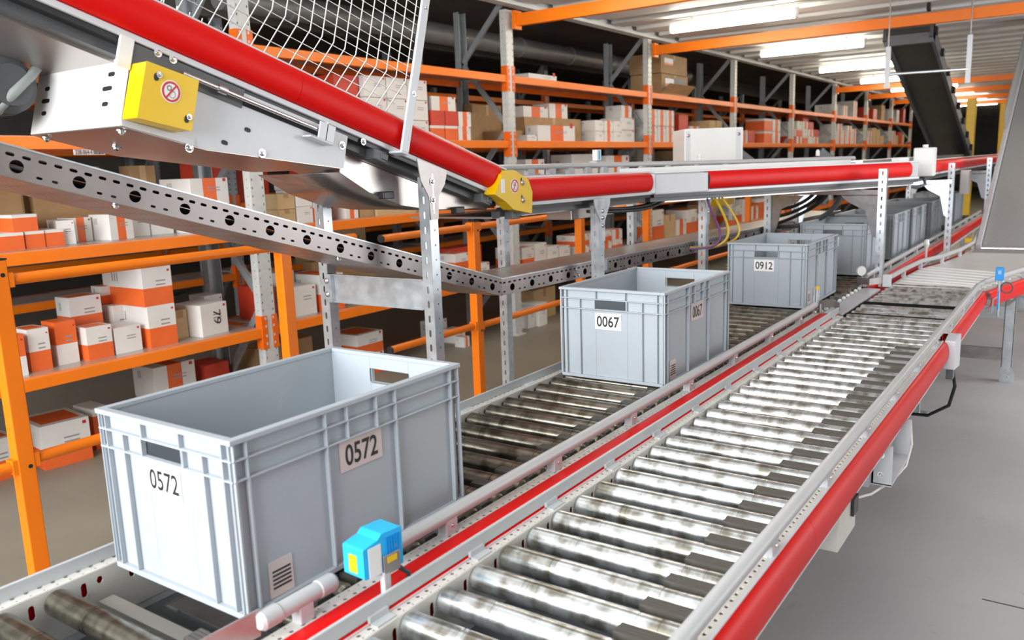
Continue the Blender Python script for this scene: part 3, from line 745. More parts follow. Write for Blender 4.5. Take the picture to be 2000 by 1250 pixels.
# --- right conveyor
RC = thing('roller_conveyor', 'empty bright roller conveyor in the foreground with red side covers', 'conveyor', (-0.69, 0.15, 0))
me = roller_mesh('roller', 0.424, 'roller_bright'); gm2 = guard_mesh(0.10, 0.034)
ROLL_R = [0.961 + PITCH*(i-8) for i in range(52)]
for i, y in enumerate(ROLL_R):
    if 4.10 < y < 4.17 or 4.44 < y < 4.51: continue
    mk('roller', me, None, RC, 0, (-0.908, y, zax))
    if y < 3.4: mk('finger_guard', gm2, None, RC, 0, (-0.583, y+PITCH/2, 0.757))
for y in (4.135, 4.475): MB().box(-0.92, -0.47, y-0.045, y+0.045, 0.70, 0.752).build('gap_plate', 'matte_black', RC)
side_frame(RC, -0.912, -1, 0.12, 4.02, fw=0.021)
side_frame(RC, -0.4765, 1, 0.12, 3.62)
side_frame(RC, -0.4765, 1, 3.80, 5.05)
g = MB().box(-0.944, -0.937, 0.1, 4.05, 0.765, 0.794).build('guide_bar', 'bar_grey', RC, 0.002)
for i in range(13):
    y = 0.62+0.275*i
    mb = MB(); mb.box(-0.937, -0.931, y, y+0.045, 0.757, 0.772); mb.box(-0.937, -0.914, y, y+0.045, 0.757, 0.7615); mb.build('bracket', 'bar_grey', g)
guide_tube(RC, -0.4505, 0.1, 4.95, 0.800, 0.0145, step=0.40, dx=-0.002)
legs(RC, -0.88, -0.50, (0.35,), 0.64); legs(RC, -0.89, -0.73, (5.17,), 0.64)
MB().box(-0.93, -0.46, 0.12, 5.0, 0.632, 0.636).build('belly_pan', 'dark_grey', RC)  # dark tone paints in shade below this roller bed too
# white corner box between the two right covers
mb = MB(); mb.prism([(3.62, 0.645), (3.80, 0.625), (3.80, 0.76), (3.71, 0.772), (3.62, 0.762)], -0.432, -0.395, lambda a, b, c: (c, a, b)); mb.build('junction_box', 'white_paint', RC, 0.006)
MB().box(-0.425, -0.40, 3.64, 3.70, 0.60, 0.645).build('junction_plug', 'dark_grey', RC)
# motor bracket and control box hung under the right cover
mb = MB(); mb.box(-0.47, -0.415, 2.50, 2.505, 0.545, 0.665); mb.box(-0.47, -0.465, 2.50, 2.80, 0.545, 0.665); mb.box(-0.47, -0.415, 2.795, 2.80, 0.545, 0.665); mb.box(-0.47, -0.415, 2.50, 2.80, 0.542, 0.548)
mb.box(-0.50, -0.47, 2.46, 2.50, 0.545, 0.665)
mo = mb.build('motor_bracket', 'white_paint', RC)
for z in (0.575, 0.635): bolt((-0.445, 2.50, z), (0,-1,0), 0.006, mo)
mb = MB(); mb.box(-0.52, -0.44, 1.98, 2.16, 0.55, 0.655); cb = mb.build('control_box', 'cream_frame', RC, 0.003)
MB().box(-0.439, -0.432, 2.10, 2.15, 0.60, 0.645).build('connector', 'black_plastic', cb)
MB().box(-0.47, -0.45, 1.62, 1.64, 0.615, 0.66).build('clip', 'white_paint', RC)
MB().tube([(-0.42, 2.81, 0.66), (-0.412, 2.81, 0.58), (-0.415, 2.74, 0.53), (-0.43, 2.6, 0.525), (-0.45, 2.4, 0.55), (-0.47, 2.2, 0.60)], 0.004, 8).build('cable', 'label_white', RC)
tag(MB().tube([(-0.41, 3.72, 0.63), (-0.40, 3.74, 0.55), (-0.42, 3.76, 0.46), (-0.50, 3.78, 0.40), (-0.62, 3.80, 0.39), (-0.70, 3.82, 0.45), (-0.72, 3.82, 0.63)], 0.007, 10).build('power_cable', 'black_plastic'), 'black cable drooping below the white corner box of the right conveyor', 'cable')
# transfer plate and balls between the two conveyors
tp = thing('transfer_table', 'pale transfer plate with small balls bridging the two conveyors', 'transfer table', (-0.99, 4.5, 0.7))
MB().box(-1.02, -0.93, 4.10, 4.95, 0.745, 0.757).build('plate', 'grey_paint', tp, 0.002)
MB().box(-1.05, -1.022, 4.06, 4.98, 0.735, 0.747).build('ball_strip', 'dark_grey', tp)
bm_ = MB(); bm_.lathe([(0.012*-math.cos(a), 0.012*math.sin(a)) for a in [math.pi*q/8 for q in range(9)]], 12, 0, None, 'z')
bme = bm_.mesh('ball'); bme.materials.append(MATS['pale_paint'])
for i in range(10): mk('ball', bme, None, tp, 0, (-1.036, 4.12+0.09*i, 0.752))
MB().box(-1.04, -0.93, 4.1, 4.95, 0.62, 0.70).build('support', 'galv_dark', tp)
# bent brown guide plates at the two ends of the opening
def deflector(label, y, s):
    t = thing('guide_plate', label, 'guide plate', (-1.0, y, 0.757))
    mb = MB(); mb.prism([(-1.066, y+0.03*s), (-0.985, y+0.10*s), (-0.935, y+0.01*s), (-0.937, y+0.004*s), (-0.985, y+0.092*s), (-1.064, y+0.022*s)], 0.776, 0.812, lambda a, b, c: (a, b, c))
    mb.build('bent_plate', 'galv_dark', t, 0.001)
    MB().box(-0.955, -0.940, y-0.012, y+0.012, 0.757, 0.79).build('tab', 'galv_dark', t); MB().cyl((-1.03, y+0.03*s, 0.757), (-1.03, y+0.03*s, 0.80), 0.008, 10).build('stud', 'galv', t)
    return t
dp = deflector('bent brown guide plate with a small sensor at the end of the middle red strip', 4.05, 1)
MB().cyl((-1.05, 4.03, 0.757), (-1.05, 4.03, 0.885), 0.006, 10).build('sensor_pin', 'galv', dp)
MB().cyl((-1.04, 4.05, 0.80), (-1.04, 4.05, 0.875), 0.010, 12).build('sensor_body', 'galv', dp)
MB().cyl((-1.04, 4.05, 0.875), (-1.04, 4.05, 0.887), 0.011, 12).build('sensor_cap', 'yellow', dp)
dp = deflector('bent brown guide plate with a round reflector where the red strip resumes', 5.03, -1)
MB().cyl((-1.06, 5.05, 0.84), (-1.05, 5.04, 0.84), 0.028, 18).build('reflector', 'label_white', dp); MB().cyl((-1.05, 5.05, 0.757), (-1.05, 5.05, 0.83), 0.005, 8).build('stem', 'galv', dp)

# --- outfeed curve and rising belt on the right
OC = thing('outfeed_conveyor', 'white outfeed table curving right towards the rising grey belt', 'conveyor', (-0.6, 6, 0))
LP = [(-0.915, 5.10), (-0.905, 5.5), (-0.88, 5.95), (-0.80, 6.3), (-0.745, 6.75), (-0.72, 7.3)]
RP = [(-0.455, 5.06), (-0.39, 5.35), (-0.30, 5.72), (-0.19, 6.15), (-0.08, 6.6), (0.02, 7.0)]
poly = LP + RP[::-1]
MB().prism(poly, 0.70, 0.752, lambda a, b, c: (a, b, c)).build('table_top', 'table_white', OC, 0.003)
for i in range(18):
    a_ = i/18; j = a_*5; q = int(j); f_ = j-q
    p0 = Vector((*LP[q], 0)).lerp(Vector((*LP[q+1], 0)), f_); p1 = Vector((*RP[q], 0)).lerp(Vector((*RP[q+1], 0)), f_)
    if i < 9: MB().cyl((p0.x+0.02, p0.y, 0.748), (p1.x-0.02, p1.y, 0.748), 0.012, 12).build('roller', 'pale_paint', OC)
def path_cover(t, pts, z0, name='side_cover', m='red', sgn=1):
    vv = []; n = len(COVER)
    for i, p in enumerate(pts):
        a_ = Vector(pts[max(i-1, 0)]); b_ = Vector(pts[min(i+1, len(pts)-1)]); d_ = (b_-a_).normalized(); nr = Vector((d_.y, -d_.x))*sgn
        vv += [(p[0]+nr.x*o_, p[1]+nr.y*o_, z0+h_) for o_, h_ in COVER]
    mb = MB(); mb.add(vv, [(i*n+k_, i*n+k_+1, (i+1)*n+k_+1, (i+1)*n+k_) for i in range(len(pts)-1) for k_ in range(n-1)], True)
    return mb.build(name, m, t)
path_cover(OC, [(x+0.03, y) for x, y in RP], 0.66); path_cover(OC, [(x-0.025, y) for x, y in LP], 0.66, sgn=-1)
tl = MB().tube([(LP[0][0], LP[0][1]-0.05, 0.80)] + [(x, y, 0.80) for x, y in LP] + [(-0.71, 7.5, 0.86)], 0.0145, 14).build('guide_tube', 'tube_grey', OC)
for x, y in LP: MB().box(x-0.01, x+0.01, y-0.012, y+0.012, 0.752, 0.79).build('bracket', 'white_paint', tl)
MB().box(LP[0][0]-0.02, LP[0][0]+0.02, 5.03, 5.07, 0.757, 0.825).build('tube_end', 'white_paint', tl)
tr_ = MB().tube([(-0.447, 4.95, 0.80), (-0.435, 5.1, 0.80)] + [(x+0.01, y, 0.80) for x, y in RP[1:]], 0.0145, 14).build('guide_tube', 'tube_grey', OC)
for x, y in RP[1:]: MB().box(x, x+0.02, y-0.012, y+0.012, 0.752, 0.79).build('bracket', 'white_paint', tr_)
for (x, y) in ((-0.37, 6.18), (-0.80, 6.18)):
    mb = MB(); mb.box(x-0.03, x+0.03, y-0.025, y-0.021, 0, 0.68); mb.box(x-0.03, x-0.026, y-0.025, y+0.025, 0, 0.68); mb.box(x+0.026, x+0.03, y-0.025, y+0.025, 0, 0.68)
    l = mb.build('leg', 'galv', OC)
    MB().prism([(x-0.035, 0.0), (x+0.05, 0.0), (x+0.05, 0.06), (x+0.03, 0.10), (x-0.035, 0.10)], y-0.03, y-0.026, lambda a, b, c: (a, c, b)).build('foot', 'galv', l)
    for z in (0.035, 0.075): bolt((x+0.012, y-0.03, z), (0,-1,0), 0.007, l)
    MB().prism([(x-0.05, 0.66), (x+0.05, 0.66), (x+0.03, 0.55), (x-0.02, 0.5), (x-0.03, 0.55)], y-0.03, y-0.026, lambda a, b, c: (a, c, b)).build('gusset', 'galv_dark', l)
    for z in (0.56, 0.62): bolt((x, y-0.03, z), (0,-1,0), 0.008, l)
for z0, z1, m_ in ((0.42, 0.50, 'galv'), (0.14, 0.22, 'galv_dark'), (0.54, 0.64, 'galv_dark')):
    MB().box(-0.80, -0.37, 6.16, 6.19, z0, z1).build('cross_member', m_, OC)
MB().box(-0.37, 1.0, 6.6, 6.63, 0.42, 0.50).build('cross_member', 'galv', OC)
# blue sensor at the outfeed
t = thing('light_sensor', 'small blue sensor on a bent rod at the right edge of the outfeed', 'sensor', (-0.36, 5.08, 0.76))
MB().box(-0.385, -0.345, 5.055, 5.085, 0.815, 0.885).build('sensor_head', 'blue', t, 0.004)
text_on('marking', 'III', 0.012, 0.02, basis((-0.365, 5.0545, 0.86), (1,0,0), (0,0,1)), 'label_white', t)
MB().tube([(-0.365, 5.07, 0.82), (-0.362, 5.07, 0.62)], 0.006, 10).build('rod', 'galv', t)
MB().tube([(-0.364, 5.068, 0.73), (-0.388, 5.068, 0.71), (-0.39, 5.068, 0.64), (-0.42, 5.06, 0.635)], 0.005, 8).build('hook_rod', 'grey_paint', t)
MB().tube([(-0.33 + 0.028*math.cos(a), 5.09, 0.775 + 0.028*math.sin(a)) for a in [2*math.pi*q/14 for q in range(17)]], 0.004, 8).build('cable_loop', 'dark_grey', t)
MB().box(-0.368, -0.36, 5.05, 5.062, 0.66, 0.76).build('mount', 'blue', t)
# rising belt
RB = thing('belt_conveyor', 'wide grey belt conveyor rising steeply at the right edge', 'conveyor', (-0.4, 7.35, 0.75))
sl = 0.51; ang = math.atan(sl)
Mb = Matrix.Translation((-0.70, 7.35, 0.775)) @ Matrix.Rotation(ang, 4, 'X')
MB().box(0.04, 0.98, 0, 4.4, -0.04, 0.0, 0, Mb).build('belt', 'belt_grey', RB)
MB().box(0.0, 0.035, -0.06, 4.4, -0.10, 0.045, 0, Mb).build('side_frame', 'grey_paint', RB, 0.004)
MB().box(0.98, 1.02, -0.06, 4.4, -0.10, 0.045, 0, Mb).build('side_frame', 'grey_paint', RB, 0.004)
MB().box(0.02, 1.0, 0, 4.4, -0.12, -0.10, 0, Mb).build('belly_pan', 'galv_dark', RB)
MB().box(0.0, 0.012, 1.9, 4.4, 0.045, 0.24, 0, Mb).build('side_panel', 'belt_grey', RB, 0.003)
for q in range(5): MB().box(-0.008, 0.0, 0.4+q*0.8, 0.44+q*0.8, -0.02, 0.02, 0, Mb).build('clip', 'white_paint', RB)
MB().cyl((-0.69, 7.33, 0.755), (0.28, 7.33, 0.755), 0.02, 16).build('nose_roller', 'bright_steel', RB)
MB().box(-0.70, 0.28, 7.0, 7.31, 0.70, 0.757).build('infeed_plate', 'belt_grey', RB)
tag(MB().box(-0.78, -0.73, 7.3, 7.36, 0.79, 0.83).build('end_stop', 'yellow', None, 0.004), 'small yellow block at the foot of the rising grey belt', 'end stop')
bb = thing('signal_bulb', 'small white bulb on a stem beside the outfeed curve', 'lamp', (-0.93, 6.5, 0.76))
MB().lathe([(-0.03, 0.0), (-0.024, 0.012), (0, 0.02), (0.03, 0.014), (0.036, 0.0)], 14, 0, Matrix.Translation((-0.93, 6.5, 0.86)), 'z').build('bulb', 'pale_paint', bb); MB().cyl((-0.93, 6.5, 0.757), (-0.93, 6.5, 0.84), 0.008, 8).build('stem', 'white_paint', bb)

# ------------------------------------------------------------------ crates
CW, CL, CH = 0.40, 0.60, 0.32
def crate_mesh():
    """local: x across (width), y along (length), z up from base"""
    mb = MB(); T = 0.0035; ins = 0.011; hw, hl = CW/2, CL/2
    # floor and shell walls (inset), with hand openings in the short walls
    mb.box(-hw+ins, hw-ins, -hl+ins, hl-ins, 0.006, 0.012)
    for sx in (-1, 1):
        x0, x1 = sorted((sx*(hw-ins), sx*(hw-ins-T))); mb.box(x0, x1, -hl+ins, hl-ins, 0.006, CH-0.004)
    zh0, zh1 = CH-0.070, CH-0.037; hx = 0.060
    for sy in (-1, 1):
        y0, y1 = sorted((sy*(hl-ins), sy*(hl-ins-T)))
        mb.box(-hw+ins, -hx, y0, y1, 0.006, CH-0.004); mb.box(hx, hw-ins, y0, y1, 0.006, CH-0.004)
        mb.box(-hx, hx, y0, y1, 0.006, zh0); mb.box(-hx, hx, y0, y1, zh1, CH-0.004)
        yo0, yo1 = sorted((sy*(hl-ins), sy*(hl-0.001)))
        def rib(x, z0, z1, w=0.003): mb.box(x-w/2, x+w/2, yo0, yo1, z0, z1)
        for f in (0.02, 0.07, 0.36, 0.64, 0.93, 0.98): rib(-hw+CW*f, CH-0.037, CH-0.008)
        for f in (0.02, 0.07, 0.205, 0.35, 0.65, 0.795, 0.93, 0.98): rib(-hw+CW*f, CH-0.072, CH-0.037)
        for f in (0.02, 0.07, 0.205, 0.795, 0.93, 0.98): rib(-hw+CW*f, 0.014, CH-0.072)
        for z in (CH-0.037, CH-0.072): mb.box(-hw+0.004, hw-0.004, yo0, yo1, z-0.0016, z+0.0016)
        mb.box(-hw+0.008, hw-0.008, min(yo0, yo1), max(yo0, yo1), 0.004, 0.014)
    for sx in (-1, 1):
        xo0, xo1 = sorted((sx*(hw-ins), sx*(hw-0.001)))
        def rib2(y, z0, z1, w=0.0035): mb.box(xo0, xo1, y-w/2, y+w/2, z0, z1)
        for f in (0.012, 0.055, 0.345, 0.435, 0.565, 0.655, 0.945, 0.988): rib2(-hl+CL*f, CH-0.072, CH-0.008)
        for f in (0.012, 0.055, 0.345, 0.655, 0.945, 0.988): rib2(-hl+CL*f, 0.014, CH-0.072, 0.005)
        for z in (CH-0.037, CH-0.072): mb.box(xo0, xo1, -hl+0.004, hl-0.004, z-0.0016, z+0.0016)
        mb.box(xo0, xo1, -hl+0.008, hl-0.008, 0.004, 0.014)
    # rim: a continuous band round the top
    for x0, x1, y0, y1 in ((-hw, -hw+0.016, -hl, hl), (hw-0.016, hw, -hl, hl), (-hw+0.016, hw-0.016, -hl, -hl+0.016), (-hw+0.016, hw-0.016, hl-0.016, hl)):
        mb.box(x0, x1, y0, y1, CH-0.009, CH)
    # base runners
    mb.box(-hw+0.03, hw-0.03, -hl+0.03, hl-0.03, 0.0, 0.006)
    # slanted handle shrouds
    for sy in (-1, 1):
        y0, y1 = sorted((sy*(hl-ins-T), sy*(hl-0.002)))
        mb.box(-hx-0.003, hx+0.003, y0, y1, zh0-0.003, zh0); mb.box(-hx-0.003, -hx, y0, y1, zh0, zh1); mb.box(hx, hx+0.003, y0, y1, zh0, zh1)
    return mb.mesh('crate_body')
cme = crate_mesh(); cme.materials.append(MATS['crate'])
def crate(y0, label, num, x=-1.307, rot=0.0, side=True, barcode=True, z=0.7615):
    loc = (x, y0+CL/2, z)
    t = thing('storage_crate', label, 'crate', loc, 'grey crates on the left conveyor')
    o = mk('body', cme, None, t, 0.0012, loc)
    hw, hl = CW/2, CL/2
    if num:
        for face in (('front',) + (('side',) if side else ())):
            if face == 'front': M = basis((-0.012, -hl+0.0088, CH-0.112), (1,0,0), (0,0,1))
            else: M = basis((hw-0.0088, -hl+CL*0.495, CH-0.106), (0,1,0), (0,0,1))
            pw, ph = (0.100, 0.056) if face == 'front' else (0.112, 0.060)
            pm = MB(); pm.box(-pw/2, pw/2, -ph/2, ph/2, -0.0022, 0.0, 0, M); p = pm.build('number_label', 'label_white' if face == 'front' else 'label_pink', t, 0, loc)
            M2 = M @ Matrix.Translation(((-0.036 if len(num) == 1 else 0), 0, 0.0006))
            text_on('digits', num, 0.086 if len(num) > 1 else 0.019, 0.038 if face == 'front' else 0.042, M2, 'ink', p, loc, 0.014)
    if barcode:
        M = basis((hw-0.0088, -hl+0.085, 0.048), (0,1,0), (0,0,1))
        p = MB().box(-0.026, 0.026, -0.033, 0.033, -0.002, 0.0, 0, M).build('barcode_label', 'label_pink', t, 0, loc)
        bm2 = MB()
        for q in range(5): bm2.box(-0.019, 0.021, -0.018+q*0.0075, -0.0145+q*0.0075, 0.0, 0.0005, 0, M)
        bm2.build('barcode', 'ink', p, 0, loc)
    t.rotation_euler = (0, 0, rot)
    return t
crate(0.785, 'large grey crate 0572 in the left foreground', '0572')
crate(2.455, 'grey crate 0067 second along the left conveyor', '0067')
crate(4.105, 'grey crate 0912 beside the transfer plate', '0912', side=False)
crate(5.40, 'grey crate right behind crate 0912, its label half hidden', '0', side=False, barcode=False)
crate(6.27, 'fifth grey crate, behind the bracket post over the left conveyor', None, barcode=False)
crate(7.02, 'sixth grey crate, close behind the fifth', None, barcode=False)
crate(7.95, 'seventh grey crate, beside the far bracket post', None, barcode=False)
crate(9.45, 'eighth and farthest grey crate on the left conveyor', None, barcode=False)

# ------------------------------------------------------------------ upper conveyor
def frame(p0, p1):
    """local (s along, o outward to the right, h up) -> world"""
    p0 = Vector(p0); p1 = Vector(p1); s_ = (p1-p0).normalized(); o_ = s_.cross(Vector((0,0,1))).normalized(); h_ = o_.cross(s_)
    return Matrix(((s_.x, o_.x, h_.x, p0.x), (s_.y, o_.y, h_.y, p0.y), (s_.z, o_.z, h_.z, p0.z), (0,0,0,1))), (p1-p0).length
UC = thing('elevated_conveyor', 'elevated conveyor with red side cover sloping down and crossing above the crates', 'conveyor', (-1.83, 2.65, 1.36))
def upper_section(p0, p1, width=0.50, joints=(), cover_rng=None, belt='belt_grey', liner=True):
    M, L = frame(p0, p1)
    c0, c1 = cover_rng if cover_rng else (0, L)
    js = [c0] + [j for j in joints] + [c1]
    for a_, b_ in zip(js, js[1:]):
        mb = MB(); mb.shell([(o_, h_) for o_, h_ in COVER], a_, b_-0.0012, lambda a, b, c: (c, a, b), 0.002, 0, M); mb.build('side_cover', 'red', UC)
    mb = MB(); mb.box(0, L, -0.03, 0.004, -0.016, -0.001, 0, M); mb.box(0, L, -0.035, 0.0, 0.092, 0.100, 0, M); mb.build('edge_rail', 'white_paint', UC, 0.002)
    mb = MB(); mb.box(0, L, -0.05, -0.006, -0.03, -0.016, 0, M); mb.build('shadow_channel', 'black_plastic', UC)
    mb = MB(); mb.box(0, L, -0.075, -0.035, -0.052, -0.03, 0, M); mb.build('lower_rail', 'dark_grey', UC)
    mb = MB(); mb.box(0, L, -0.012, -0.008, 0.0, 0.092, 0, M); mb.build('web', 'grey_paint', UC)
    mb = MB(); mb.box(0, L, -width-0.004, -width+0.03, -0.016, 0.100, 0, M); mb.build('far_frame', 'grey_paint', UC)
    mb = MB(); mb.box(0, L, -width+0.03, -0.035, 0.072, 0.080, 0, M); mb.build('belt', belt, UC)
    mb = MB(); mb.box(0, L, -width+0.01, -0.07, -0.06, -0.052, 0, M); mb.build('belly_pan', 'steel_sheet', UC)
    return M, L
MI, LI = upper_section((-1.83, 0.2, 2.1126), (-1.83, 2.60, 1.3965), joints=(1.47,), cover_rng=(0, 2.44))
MH, LH = upper_section((-1.83, 2.62, 1.362), (-1.83, 3.90, 1.352), cover_rng=(0.09, 1.24))
MD, LD = upper_section((-1.83, 3.94, 1.347), (-0.93, 6.02, 1.347), joints=(1.3, 1.72), cover_rng=(0.36, 2.15))
MF, LF = upper_section((-0.99, 6.6, 1.345), (-0.99, 12.6, 1.345), joints=(3.0,), cover_rng=(0.15, 6.0))
# left guide tube over the whole run, on brackets
gp = [MI @ Vector((1.0, -0.47, 0.16)), MI @ Vector((2.30, -0.47, 0.16)), Vector((-2.30, 2.85, 1.515)), Vector((-2.30, 3.1, 1.495)), Vector((-2.30, 3.9, 1.492)), MD @ Vector((0.25, -0.44, 0.14)), MD @ Vector((1.2, -0.44, 0.132)), MD @ Vector((2.2, -0.44, 0.128))]
pts = []
for i in range(len(gp)-1):
    for q in range(4): pts.append(gp[i].lerp(gp[i+1], q/4))
pts.append(gp[-1])
for _ in range(2): pts = [pts[0]] + [(pts[i-1]+pts[i]*2+pts[i+1])/4 for i in range(1, len(pts)-1)] + [pts[-1]]
gt = MB().tube([tuple(p) for p in pts], 0.0145, 14).build('guide_tube', 'tube_grey', UC)
for i in range(2, len(pts)-1, 1):
    p = pts[i]; MB().box(p.x-0.012, p.x+0.012, p.y-0.03, p.y+0.03, p.z-0.055, p.z-0.010).build('bracket', 'grey_paint', gt)
# near guide tube inside the mesh guard, right side is open; far white side rail on the diagonal
MB().box(0.1, 2.1, -0.40, -0.39, 0.08, 0.12, 0, MD).build('side_strip', 'pale_paint', UC)
# junction box between the covers
mb = MB(); mb.box(-0.02, 0.35, -0.02, 0.026, -0.012, 0.088, 0, MD); jb = mb.build('junction_box', 'grey_paint', UC, 0.004)
mb = MB(); mb.box(-0.075, -0.02, -0.015, 0.03, -0.008, 0.092, 0, MD); mb.build('end_cap', 'white_paint', jb, 0.006)
# drive housing under the slope: side, front, underside
A = [(1.150, 1.800), (1.812, 1.605), (1.785, 1.512), (1.320, 1.568), (1.100, 1.622)]
mb = MB(); mb.prism(A, -1.838, -1.834, lambda a, b, c: (c, a, b)); hs_ = mb.build('housing_side', 'white_paint', UC, 0.001)
mb = MB(); mb.prism(A, -2.244, -2.240, lambda a, b, c: (c, a, b)); mb.build('housing_side', 'white_paint', UC, 0.001)
mb = MB(); mb.add([(-1.834, 1.150, 1.800), (-2.244, 1.150, 1.800), (-2.244, 1.100, 1.622), (-1.834, 1.100, 1.622)], [(0,1,2,3)]); hf = mb.build('housing_front', 'pale_paint', UC); solid(hf, 0.004)
mb = MB(); mb.add([(-1.836, 1.100, 1.621), (-2.244, 1.100, 1.621), (-2.244, 1.320, 1.567), (-1.836, 1.320, 1.567), (-1.836, 1.785, 1.511), (-2.244, 1.785, 1.511)], [(0,1,2,3), (3,2,5,4)]); hu = mb.build('housing_underside', 'steel_sheet', UC); solid(hu, 0.002)
mb = MB(); mb.add([(-1.832, 1.100, 1.622), (-1.832, 1.285, 1.577), (-1.832, 1.285, 1.592), (-1.832, 1.10, 1.637)], [(0,1,2,3)]); lp = mb.build('housing_lip', 'white_paint', UC); solid(lp, 0.004)
MB().box(0.965, 1.0, -0.004, 0.004, -0.085, -0.012, 0, MI).build('corner_tab', 'pale_paint', UC, 0.002)
def slot_plate(M, w, h): return MB().prism(oval(0, 0, w, h, 4), 0.0, 0.0008, lambda a, b, c: (a, b, c), 0, False, True, M)
fx = Vector((1, 0, 0)); fz = (Vector((0, 1.150, 1.8))-Vector((0, 1.1, 1.622))).normalized()
for x, f_, w in ((-1.90, 0.68, 0.022), (-1.91, 0.50, 0.032), (-1.91, 0.30, 0.020), (-2.19, 0.62, 0.018), (-2.19, 0.45, 0.030), (-2.19, 0.28, 0.018)):
    p = Vector((x, 1.1, 1.622)) + fz*0.185*f_ + Vector((0, -0.0026, 0))
    slot_plate(basis(p, fx, fz), w*1.25, 0.0105).build('slot', 'ink', hf)
for y, z in ((1.45, 1.618), (1.375, 1.585)): slot_plate(basis((-1.8335, y, z), (0, math.cos(-0.3), math.sin(-0.3)), (0, 0.29, 0.95)), 0.020, 0.011).build('slot', 'ink', hs_)
for y, z in ((1.785, 1.578), (1.49, 1.557), (1.27, 1.572)): bolt((-1.834, y, z), (1,0,0), 0.008, hs_)
for x, y, z in ((-1.86, 1.115, 1.612), (-2.2, 1.115, 1.612), (-2.1, 1.24, 1.585)): bolt((x, y, z), (0,-0.25,-1), 0.009, hu)
for s_, h_ in ((1.06, -0.02), (1.10, -0.02), (1.75, -0.024)): bolt(MI @ Vector((s_, 0.0, h_)), (1,0,0), 0.007, UC)
# tension rod and bracket in the slot of the housing
MB().box(0.98, 1.31, -0.008, 0.0, -0.068, -0.02, 0, MI).build('slot_cover', 'dark_grey', UC)
MB().box(1.31, 1.60, -0.010, -0.003, -0.060, -0.036, 0, MI).build('slot_gap', 'ink', UC)
MB().cyl(MI @ Vector((1.12, 0.016, -0.048)), MI @ Vector((1.60, 0.016, -0.048)), 0.006, 10).build('tension_rod', 'bright_steel', UC)
MB().cyl(MI @ Vector((1.22, 0.016, -0.048)), MI @ Vector((1.245, 0.016, -0.048)), 0.011, 10).build('rod_nut', 'bright_steel', UC)
mb = MB(); mb.box(1.575, 1.582, -0.004, 0.03, -0.075, -0.02, 0, MI); mb.box(1.55, 1.61, 0.024, 0.03, -0.075, -0.025, 0, MI); mb.box(1.52, 1.61, -0.004, 0.03, -0.08, -0.074, 0, MI); mb.build('rod_bracket', 'white_paint', UC, 0.002)
# black clamp blocks under the rail
for s_, M_ in ((1.80, MI), (2.37, MI), (0.55, MI), (0.03, MH)):
    mb = MB(); mb.box(s_, s_+0.055, -0.035, 0.004, -0.062, -0.028, 0, M_); mb.box(s_+0.03, s_+0.06, -0.03, 0.008, -0.055, -0.034, 0, M_); mb.build('clamp_block', 'dark_grey', UC, 0.003)
# curved belly pan below the lower slope
prof = [(1.83, 1.50), (1.95, 1.435), (2.10, 1.385), (2.25, 1.362), (2.45, 1.352), (2.64, 1.352)]
mb = MB(); mb.strip(prof, -1.90, -2.28, lambda a, b, c: (c, a, b)); solid(mb.build('belly_sheet', 'steel_sheet', UC), 0.002)
top = [(2.64, 1.375), (2.3, 1.42), (1.83, 1.56)]
mb = MB(); mb.prism(prof + top, -1.90, -1.897, lambda a, b, c: (c, a, b)); mb.build('belly_side', 'steel_sheet', UC)
for y, z in ((1.99, 1.428), (2.36, 1.357)): MB().box(-1.897, -1.87, y, y+0.05, z-0.018, z+0.006).build('rubber_foot', 'black_plastic', UC, 0.003)
# yellow chain guards with a prohibition sign
def sign(p, xa, ya, r, parent):
    M = basis(p, xa, ya); n = 28
    d_ = MB().lathe([(0.0, 0.0), (0.0, r), (0.0006, r), (0.0006, 0.0)], n, 0, M, 'z').build('sign_disc', 'label_white', parent)
    MB().lathe([(0.0007, r*0.90), (0.0012, r*0.90), (0.0012, r*0.72), (0.0007, r*0.72)], n, 0, M, 'z').build('sign_ring', 'sign_red', d_)
    mb = MB()
    for cx, cy, rr in ((-0.22, 0.26, 0.20), (0.16, -0.22, 0.30)):
        for k_ in range(12):
            a_ = 2*math.pi*k_/12
            mb.box(-0.045*r, 0.045*r, -0.03*r, 0.03*r, 0.0007, 0.0011, 0, M @ Matrix.Translation(((cx+rr*math.cos(a_))*r, (cy+rr*math.sin(a_))*r, 0)) @ Matrix.Rotation(a_, 4, 'Z'))
    mb.build('sign_gears', 'ink', d_)
    MB().box(-0.74*r, 0.74*r, -0.07*r, 0.07*r, 0.0012, 0.0016, 0, M @ Matrix.Rotation(math.radians(58), 4, 'Z')).build('sign_bar', 'sign_red', d_)
Y1 = [(1.142, 1.762), (1.274, 1.727), (1.240, 1.608), (1.103, 1.636)]
yg = MB().prism(Y1, -1.832, -1.772, lambda a, b, c: (c, a, b)).build('chain_guard', 'yellow', UC, 0.004); yg['label'] = 'yellow box guard with a round no-hands sign'
sy_ = Vector((0, 0.95, -0.27)).normalized(); sz_ = Vector((0, 0.27, 0.95)).normalized()
sign((-1.7715, 1.195, 1.697), sy_, sz_, 0.026, yg)
for y, z in ((1.166, 1.732), (1.233, 1.640)):
    slot_plate(basis((-1.7715, y-0.004, z-0.004), sy_, sz_), 0.012, 0.018).build('slot', 'ink', yg); bolt((-1.771, y+0.003, z+0.001), (1,0,0), 0.005, yg)
Y2 = [(2.482, 1.402), (2.530, 1.472), (2.563, 1.486), (2.612, 1.486), (2.706, 1.450), (2.732, 1.400), (2.724, 1.318), (2.60, 1.340), (2.550, 1.372)]
yg2 = MB().prism(Y2, -1.836, -1.785, lambda a, b, c: (c, a, b)).build('chain_guard', 'yellow', UC, 0.004); yg2['label'] = 'faceted yellow guard at the bend with a no-hands sign'
sign((-1.7845, 2.610, 1.428), (0,1,0), (0,0,1), 0.027, yg2)
